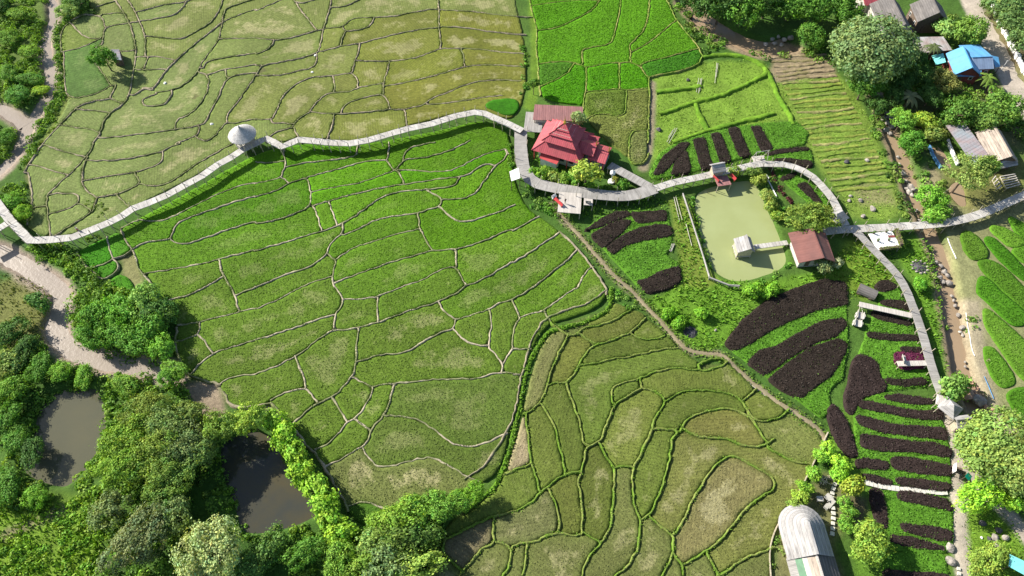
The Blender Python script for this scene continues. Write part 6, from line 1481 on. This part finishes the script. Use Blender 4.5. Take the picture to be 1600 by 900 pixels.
sticks('bamboo poles lying beside the meadow ditch', [((1055, 200), (1042, 222)), ((1058, 200), (1045, 224)), ((1052, 203), (1044, 215))], M['deck_pale'])
r2 = random.Random(8)
sticks('tangled pile of grey sticks behind the lime shrubs', [((1278+r2.uniform(-6, 20), 742+r2.uniform(-5, 8)), (1286+r2.uniform(-6, 22), 752+r2.uniform(-4, 6))) for _ in range(16)], M['bamboo'], 'stick_pile', 'wood pile')
sticks('fallen log beside the narrow muddy pool', [((1469, 305), (1486, 293))], M['bamboo'], 'log', 'log')
def hose(label, ln_px, mat, z=.15, r=.07):
    c = resample(smooth(wpts(ln_px), 2), 1.0); m = MB()
    for i in range(len(c)-1): m.tube((*c[i], max(float(gheight(*c[i])), -.3)+z), (*c[i+1], max(float(gheight(*c[i+1])), -.3)+z), r, r, 5)
    tag(m.build('hose', mat), label, 'hose')
hose('white hose along the bank right of the brook', pts("1510,488 1512,505 1516,525 1518,540 1523,556"), M['white'])
hose('pale blue hose near the rocky pool', pts("1538,588 1545,604 1553,623"), M['bluepaint'])
hose('white pipe on the bank below the east walkway', pts("1481,371 1486,385 1492,398 1494,404"), M['white'], r=.1)
hose('thin pale pipe edging the brown paddies beside the track', pts("1160,590 1185,610 1210,630"), M['deck_pale'])

# ------------------------------------------------------------------ paving
def paving(label, ln_px, step, a, b, name):
    root = tag(empty(name), label, 'path', kind='structure'); c = resample(smooth(wpts(ln_px), 2), step); t = np.gradient(c, axis=0); r = random.Random(3)
    for i in range(len(c)):
        MB().box((c[i, 0], c[i, 1], max(float(gheight(*c[i])), -.1)+.2), a*r.uniform(.9, 1.1), b*r.uniform(.85, 1.15), .3, math.atan2(t[i, 1], t[i, 0])+r.uniform(-.08, .08)).build('paving_stone', M['pale_stone'], root)
paving('pale stone path crossing the striped garden', pts("1354,755 1375,760 1400,764 1430,767 1460,769 1476,770"), .72, .66, .85, 'stone_path')
paving('square stepping stones leading to the thatched hall', pts("1304,757 1300,768 1299,780 1301,792 1302,806 1301,820 1300,834"), .85, .6, .6, 'stepping_stones')
paving('paired stepping stones on the footpath at the bottom', pts("1497,889 1498,900 1499,912"), .9, .5, .45, 'stepping_stones')
# ------------------------------------------------------------------ furniture and small things
def table(u, v, label, z=0, rz=0.0, s=1.1):
    t = tag(empty('table', P(u, v, z), rz), label, 'table'); MB().box((0, 0, .72), s, s*.8, .06).build('tabletop', M['concrete'], t)
    for x in (-1, 1):
        for y in (-1, 1): MB().box((x*s*.42, y*s*.32, .35), .07, .07, .7).build('leg', M['concrete'], t)
table(1279, 781, 'small pale table alone on the yard lawn'); table(1294, 780, 'pale table beside the deck chairs', 0, .3); table(1315, 757, 'round looking pale table near the yellowish tree', 0, .7)
def deckchair(u, v, rz, label):
    t = tag(empty('deck_chair', P(u, v, 0), rz), label, 'chair'); MB().slab((-.35, -.7, .35), (.35, -.7, .35), (.35, .25, .4), (-.35, .25, .4), .06).build('seat', M['concrete'], t)
    MB().slab((-.35, .25, .4), (.35, .25, .4), (.35, .75, 1.05), (-.35, .75, 1.05), .06).build('backrest', M['concrete'], t)
    for x in (-.33, .33):
        for y in (-.6, .3): MB().tube((x, y, -.1), (x, y, .36), .04, .04, 5).build('leg', M['wood'], t)
deckchair(1291, 777, 2.2, 'upper pale deck chair on the yard lawn'); deckchair(1290, 793, 2.3, 'lower pale deck chair on the yard lawn'); deckchair(1296, 789, -.8, 'grey chair between the two deck chairs')
def sign(u, v, z, w, h, rz, label, mat='white', leg=1.0):
    t = tag(empty('sign', P(u, v, z), rz), label, 'sign'); MB().box((0, 0, leg+h/2), w, .08, h).build('board', M[mat], t)
    for s in (-1, 1): MB().tube((s*w*.4, .06, -.3), (s*w*.4, .06, leg+h*.5), .05, .05, 5).build('post', M['wood'], t)
sign(1484, 736, 0, 1.6, 1.2, 1.2, 'white board standing at the garden edge by the footpath')
sign(1196, 284, .1, 1.0, 1.2, 1.9, 'white board on the bank between the pond and the maroon shrubs', leg=.6)
sticks('long white plank lying beside the maroon shrubs', [((1200, 282), (1213, 307)), ((1201, 282), (1214, 307))], M['white'], 'plank', 'plank')
sticks('pale plank lying on the grass beside the green beds', [((1050, 381), (1046, 392)), ((1052, 381), (1048, 393)), ((1054, 381), (1049, 393))], M['deck_pale'], 'plank', 'plank')
t = tag(empty('lantern', P(955, 284, 0)), 'white lantern on a stem in front of the pavilion porch', 'lantern')
MB().tube((0, 0, -.2), (0, 0, 2.6), .09, .07, 7).build('stem', M['white'], t); MB().lathe((0, 0, 2.5), [(.15, 0), (.62, .25), (.62, .7), (.3, 1.0), (.05, 1.45)], 12).build('lamp_shade', M['white'], t); MB().lathe((0, 0, -.1), [(.8, 0), (.75, .4), (.3, .5), (0, .5)], 12).build('base', M['white'], t)
def canopy(u, v, z, s, mat, label):
    p = P(u, v, z); t = tag(empty('canopy', (p.x, p.y, 0), .75), label, 'canopy'); MB().slab((-s, -s*.8, z), (s, -s*.8, z), (s, s*.8, z+.3), (-s, s*.8, z+.3), .06).build('cloth', mat, t)
    for x in (-1, 1):
        for y in (-1, 1): MB().tube((x*s*.9, y*s*.7, -.3), (x*s*.9, y*s*.7, z+.1), .05, .05, 5).build('post', M['wood'], t)
canopy(1513, 745, 1.9, .55, M['greencloth'], 'small green cloth canopy above the lime tree')
for i, (u, v) in enumerate(((1495, 733), (1498, 738))):  # low dark slabs on legs, built for two dark stripes on the ground
    t = tag(empty('bench', P(u, v, 0), -.35), ('upper' if i == 0 else 'lower')+' dark low plank slab beside the footpath', 'bench'); MB().box((0, 0, .42), 1.5, .42, .08).build('seat', M['wood'], t)
    for s in (-1, 1): MB().box((s*.6, 0, .18), .1, .36, .45).build('leg', M['wood'], t)
# barrel roofed old cart
p = P(1353, 458, 0); t = tag(empty('cart_hut', (p.x, p.y, -.1), -.55), 'dark barrel roofed wooden hut on the grass beside a dark bed', 'hut'); m = MB()
for i in range(8):
    a0, a1 = math.pi*i/8, math.pi*(i+1)/8; m.face([(-1.8, 1.15*math.cos(a0), .5+1.1*math.sin(a0)), (1.8, 1.15*math.cos(a0), .5+1.1*math.sin(a0)), (1.8, 1.15*math.cos(a1), .5+1.1*math.sin(a1)), (-1.8, 1.15*math.cos(a1), .5+1.1*math.sin(a1))])
m.build('roof', M['grey_tile'], t)
for s in (-1, 1): MB().face([(s*1.75, 1.1*math.cos(math.pi*i/8), .5+1.05*math.sin(math.pi*i/8)) for i in range(9)]).build('end_wall', M['wood'], t)
MB().box((0, 0, .2), 3.4, 2.1, .6).build('body', M['wood'], t)
for x in (-1, 1):
    for y in (-1, 1): MB().tube((x*1.1, y*1.08, .2), (x*1.1, y*1.22, .2), .35, .35, 12).build('wheel', M['wood'], t)
# grey carved cart pieces beside the jetty, and the seat in the magenta bed
def cart(u, v, rz, label, L=2.6):
    t = tag(empty('ox_cart', P(u, v, 0), rz), label, 'cart'); MB().box((0, 0, .75), L*.6, 1.1, .12).build('bed', M['concrete'], t)
    for s in (-1, 1):
        MB().box((.0, s*.6, 1.0), L*.6, .08, .4).build('side_rail', M['concrete'], t); w = MB().tube((0, s*.72, .6), (0, s*.82, .6), .6, .6, 14).build('wheel', M['concrete'], t); MB().tube((0, s*.68, .6), (0, s*.9, .6), .12, .12, 8).build('hub', M['wood'], w)
        MB().tube((L*.3, s*.4, .75), (L*.85, s*.15, .6), .06, .05, 5).build('shaft', M['concrete'], t)
cart(1342, 496, 1.25, 'upper grey wooden cart at the end of the plank jetty'); cart(1338, 508, 1.25, 'lower grey wooden cart at the end of the plank jetty')
t = tag(empty('bench', P(1412, 563, 1.45), 1.5), 'grey curved bench on the walkway in the magenta bed', 'bench')
MB().box((0, 0, .4), 1.6, .5, .1).build('seat', M['concrete'], t); MB().slab((-.8, .25, .4), (.8, .25, .4), (.7, .5, 1.1), (-.7, .5, 1.1), .08).build('backrest', M['concrete'], t)
for s in (-1, 1): MB().box((s*.65, 0, .18), .12, .45, .36).build('leg', M['concrete'], t)
# terrace hedges and mat
def hedge(u0, v0, u1, v1, z, h, w, label, tint):
    a, b = P(u0, v0, z), P(u1, v1, z); r = np.random.default_rng(int(u0)); L = (b-a).length; n = int(L*w*90); f = r.random(n); rz = math.atan2(b.y-a.y, b.x-a.x); t = tag(empty('hedge', a, rz), label, 'hedge')
    face = r.integers(3, size=n); y = np.where(face == 0, r.uniform(-w/2, w/2, n), np.where(face == 1, -w/2, w/2)); zz = np.where(face == 0, h, r.uniform(0, h, n)); nr = np.where((face == 0)[:, None], [0, 0, 1.], np.where((face == 1)[:, None], [0, -1., 0], [0, 1., 0]))
    o = link('foliage', leaf_mesh('foliage', np.c_[f*L, y, zz]+r.normal(size=(n, 3))*.05, unit(nr+r.normal(size=(n, 3))*.5), .16*r.uniform(.7, 1.3, n), np.repeat(r.uniform(.7, 1.3, (n, 1)), 3, 1), M['leaf'], 1.6, r), t); o.color = (*tint, 1)
    MB().box((L/2, 0, h/2-.03), L, w*.86, h*.94).build('box_trough', M['wood'], t)
hedge(1399, 360, 1408, 384, 1.5, .7, .8, 'clipped green hedge on the right side of the white terrace', (.17, .22, .04)); hedge(1373, 391, 1406, 387, 1.2, .6, .6, 'clipped green hedge along the front of the white terrace', (.15, .21, .04))
t = tag(empty('mat', P(1393, 369.5, 1.52)), 'dark red mat lying on the white terrace', 'mat'); MB().box((0, 0, .03), 1.4, .55, .05, .05).build('cloth', M['redwall'], t)
for k, (u, v) in enumerate(((1365, 365), (1384, 363), (1388, 376), (1371, 377))):
    t = tag(empty('plant_pot', P(u, v, 1.5)), ('upper left', 'upper right', 'lower right', 'lower left')[k]+' small potted plant on the white terrace', 'plant pot'); MB().lathe((0, 0, 0), [(.15, 0), (.22, .35), (.18, .36), (0, .33)], 10).build('pot', M['wood'], t)
    r = np.random.default_rng(k); n = 60; d = unit(r.normal(size=(n, 3))); o = link('leaves', leaf_mesh('leaves', d*.3+[0, 0, .6], d, np.full(n, .12), np.ones((n, 3)), M['leaf'], 1.6, r), t); o.color = (.08, .17, .03, 1)
# seedling racks at the right edge
def rack(c_px, label, n):
    c = [P(u, v, .8) for u, v in c_px]; t = tag(empty('seedling_rack', (c[0].x, c[0].y, 0)), label, 'rack'); o = Vector((c[0].x, c[0].y, 0)); c = [p-o for p in c]
    for k in range(n+1): MB().tube(c[0].lerp(c[3], k/n), c[1].lerp(c[2], k/n), .13, .13, 5).build('slat', M['deck_pale'], t)
    for a, b in ((0, 3), (1, 2)): MB().tube(c[a]-Vector((0, 0, .15)), c[b]-Vector((0, 0, .15)), .09, .09, 5).build('side_beam', M['bamboo'], t)
    for p in c: MB().tube((p.x, p.y, -.3), (p.x, p.y, .75), .07, .07, 5).build('leg', M['bamboo'], t)
rack([(1563, 276), (1586, 272), (1594, 288), (1573, 294)], 'large slatted seedling rack below the thatched porch', 5); rack([(1551, 281), (1556, 275), (1565, 290), (1558, 295)], 'narrow slatted seedling rack left of the large one', 3)
# roadside post, scooters
t = tag(empty('roadside_post', P(1565, 108, 0)), 'thin pale post at the road corner of the blue house', 'post'); MB().tube((0, 0, -.3), (0, 0, 2.6), .09, .07, 6).build('pole', M['white'], t); MB().box((0, 0, 2.6), .4, .1, .1).build('bracket', M['white'], t)
def scooter(u, v, rz, label):
    t = tag(empty('motor_scooter', P(u, v, 0), rz), label, 'scooter')
    for x in (-.55, .6): w = MB().tube((x, -.06, .27), (x, .06, .27), .27, .27, 12).build('wheel', M['cloth_d'], t); MB().tube((x, -.07, .27), (x, .07, .27), .12, .12, 8).build('rim', M['concrete'], w)
    MB().box((-.25, 0, .5), .9, .32, .3).build('body', M['redpaint'], t); MB().box((.15, 0, .3), .5, .3, .08).build('floorboard', M['cloth_d'], t); MB().box((-.3, 0, .72), .75, .28, .12).build('seat', M['cloth_d'], t)
    MB().slab((.38, -.16, .35), (.38, .16, .35), (.55, .14, .95), (.55, -.14, .95), .08).build('front_shield', M['redpaint'], t); MB().tube((.52, -.33, 1.0), (.52, .33, 1.0), .025, .025, 6).build('handlebar', M['concrete'], t); MB().box((.62, 0, .88), .1, .18, .14).build('headlight', M['white'], t)
scooter(1547, 147, 1.9, 'upper red scooter parked in the yard below the blue house'); scooter(1548, 153, 1.8, 'lower red scooter parked in the yard below the blue house')
# people
def person_mesh(shirt, legs_):
    J = {'pel': ((0, 0, .93), .125), 'waist': ((0, 0, 1.08), .115), 'chest': ((0, 0, 1.30), .14), 'neck': ((0, 0, 1.47), .055), 'jaw': ((0, .02, 1.55), .075), 'head': ((0, 0, 1.64), .095), 'top': ((0, -.01, 1.70), .07), 'nose': ((0, .105, 1.61), .014)}
    E = [('pel', 'waist'), ('waist', 'chest'), ('chest', 'neck'), ('neck', 'jaw'), ('jaw', 'head'), ('head', 'top'), ('head', 'nose')]
    for s, n in ((-1, 'l'), (1, 'r')):
        J[n+'hip'] = ((s*.10, 0, .88), .10); J[n+'knee'] = ((s*.11, .04, .50), .062); J[n+'ank'] = ((s*.11, -.02, .09), .042); J[n+'toe'] = ((s*.12, .14, .035), .035)
        J[n+'sho'] = ((s*.18, 0, 1.40), .062); J[n+'elb'] = ((s*.25, -.03, 1.13), .042); J[n+'wri'] = ((s*.26, .06, .90), .03); J[n+'palm'] = ((s*.26, .08, .83), .034)
        E += [('pel', n+'hip'), (n+'hip', n+'knee'), (n+'knee', n+'ank'), (n+'ank', n+'toe'), ('chest', n+'sho'), (n+'sho', n+'elb'), (n+'elb', n+'wri'), (n+'wri', n+'palm')]
        for k in range(4): J[n+'f%d' % k] = ((s*.265, .055+.02*k, .75+(.012 if k in (0, 3) else 0)), .009); E.append((n+'palm', n+'f%d' % k))
        J[n+'thumb'] = ((s*.235, .13, .80), .010); E.append((n+'palm', n+'thumb'))
    ks = list(J); me = bpy.data.meshes.new('person'); me.from_pydata([J[k][0] for k in ks], [(ks.index(a), ks.index(b)) for a, b in E], [])
    o = bpy.data.objects.new('tmp', me); COL.objects.link(o); md = o.modifiers.new('s', 'SKIN'); sv = me.skin_vertices[0].data
    for i, k in enumerate(ks): sv[i].radius = (J[k][1], J[k][1]); sv[i].use_root = (k == 'pel')
    o.modifiers.new('b', 'SUBSURF').levels = 1
    dg = bpy.context.evaluated_depsgraph_get(); out = bpy.data.meshes.new_from_object(o.evaluated_get(dg)); bpy.data.objects.remove(o)
    out.materials.clear()
    for m in (M['skin'], shirt, legs_, M['cloth_d']): out.materials.append(m)
    for f in out.polygons:
        c = f.center; f.material_index = 2 if (.1 < c.z < .98 and abs(c.x) < .2) else 1 if (.98 <= c.z < 1.46 and abs(c.x) < .245 and c.z > 1.0) else 3 if (c.z > 1.66 or (c.z > 1.56 and c.y < -.03)) else 0
    out.polygons.foreach_set('use_smooth', np.ones(len(out.polygons), bool)); out.name = 'person'; return out
PM = [person_mesh(M['white'], M['cloth_d']), person_mesh(M['redpaint'], M['bluepaint']), person_mesh(M['cloth_d'], M['concrete'])]
for k, (u, v, z, rz, l) in enumerate(((123, 362, 1.72, 1.8, 'person in white walking on the bamboo bridge near its left end'), (126, 364, 1.72, 1.8, 'person in red walking beside another on the bamboo bridge'), (1488, 676, .02, .4, 'person in dark clothes standing on the footpath by the mango tree'), (1493, 681, .02, 2.0, 'person in pale clothes near the mango tree shade'), (883, 318, 1.86, .5, 'person in dark clothes standing on the large viewing deck'))):
    p = P(u, v, z); o = link('person', PM[(0, 1, 2, 0, 2)[k]], None, p); o.rotation_euler = (0, 0, rz); tag(o, l, 'person')

# alike things in one group: say which one, counted along the photograph
bpy.context.view_layer.update()
byl = {}
for o in COL.objects:
    if o.parent is None and o.get('group') and o.get('label'): byl.setdefault(o['label'], []).append(o)
def img(o):
    x, y, z = o.matrix_world.translation; z -= CAM_H; d = y*_c - z*_s; return 800+FPX*x/d, 450-FPX*(y*_s+z*_c)/d
for l, os_ in byl.items():
    if 1 < len(os_) <= 16:
        us = [img(o) for o in os_]; side = (max(u[0] for u in us)-min(u[0] for u in us)) >= (max(u[1] for u in us)-min(u[1] for u in us))
        for k, i in enumerate(sorted(range(len(os_)), key=lambda i: us[i][0 if side else 1])):
            os_[i]['label'] = l+', '+(ORD+['sixteenth'])[k]+(' from the left' if side else ' from the top')
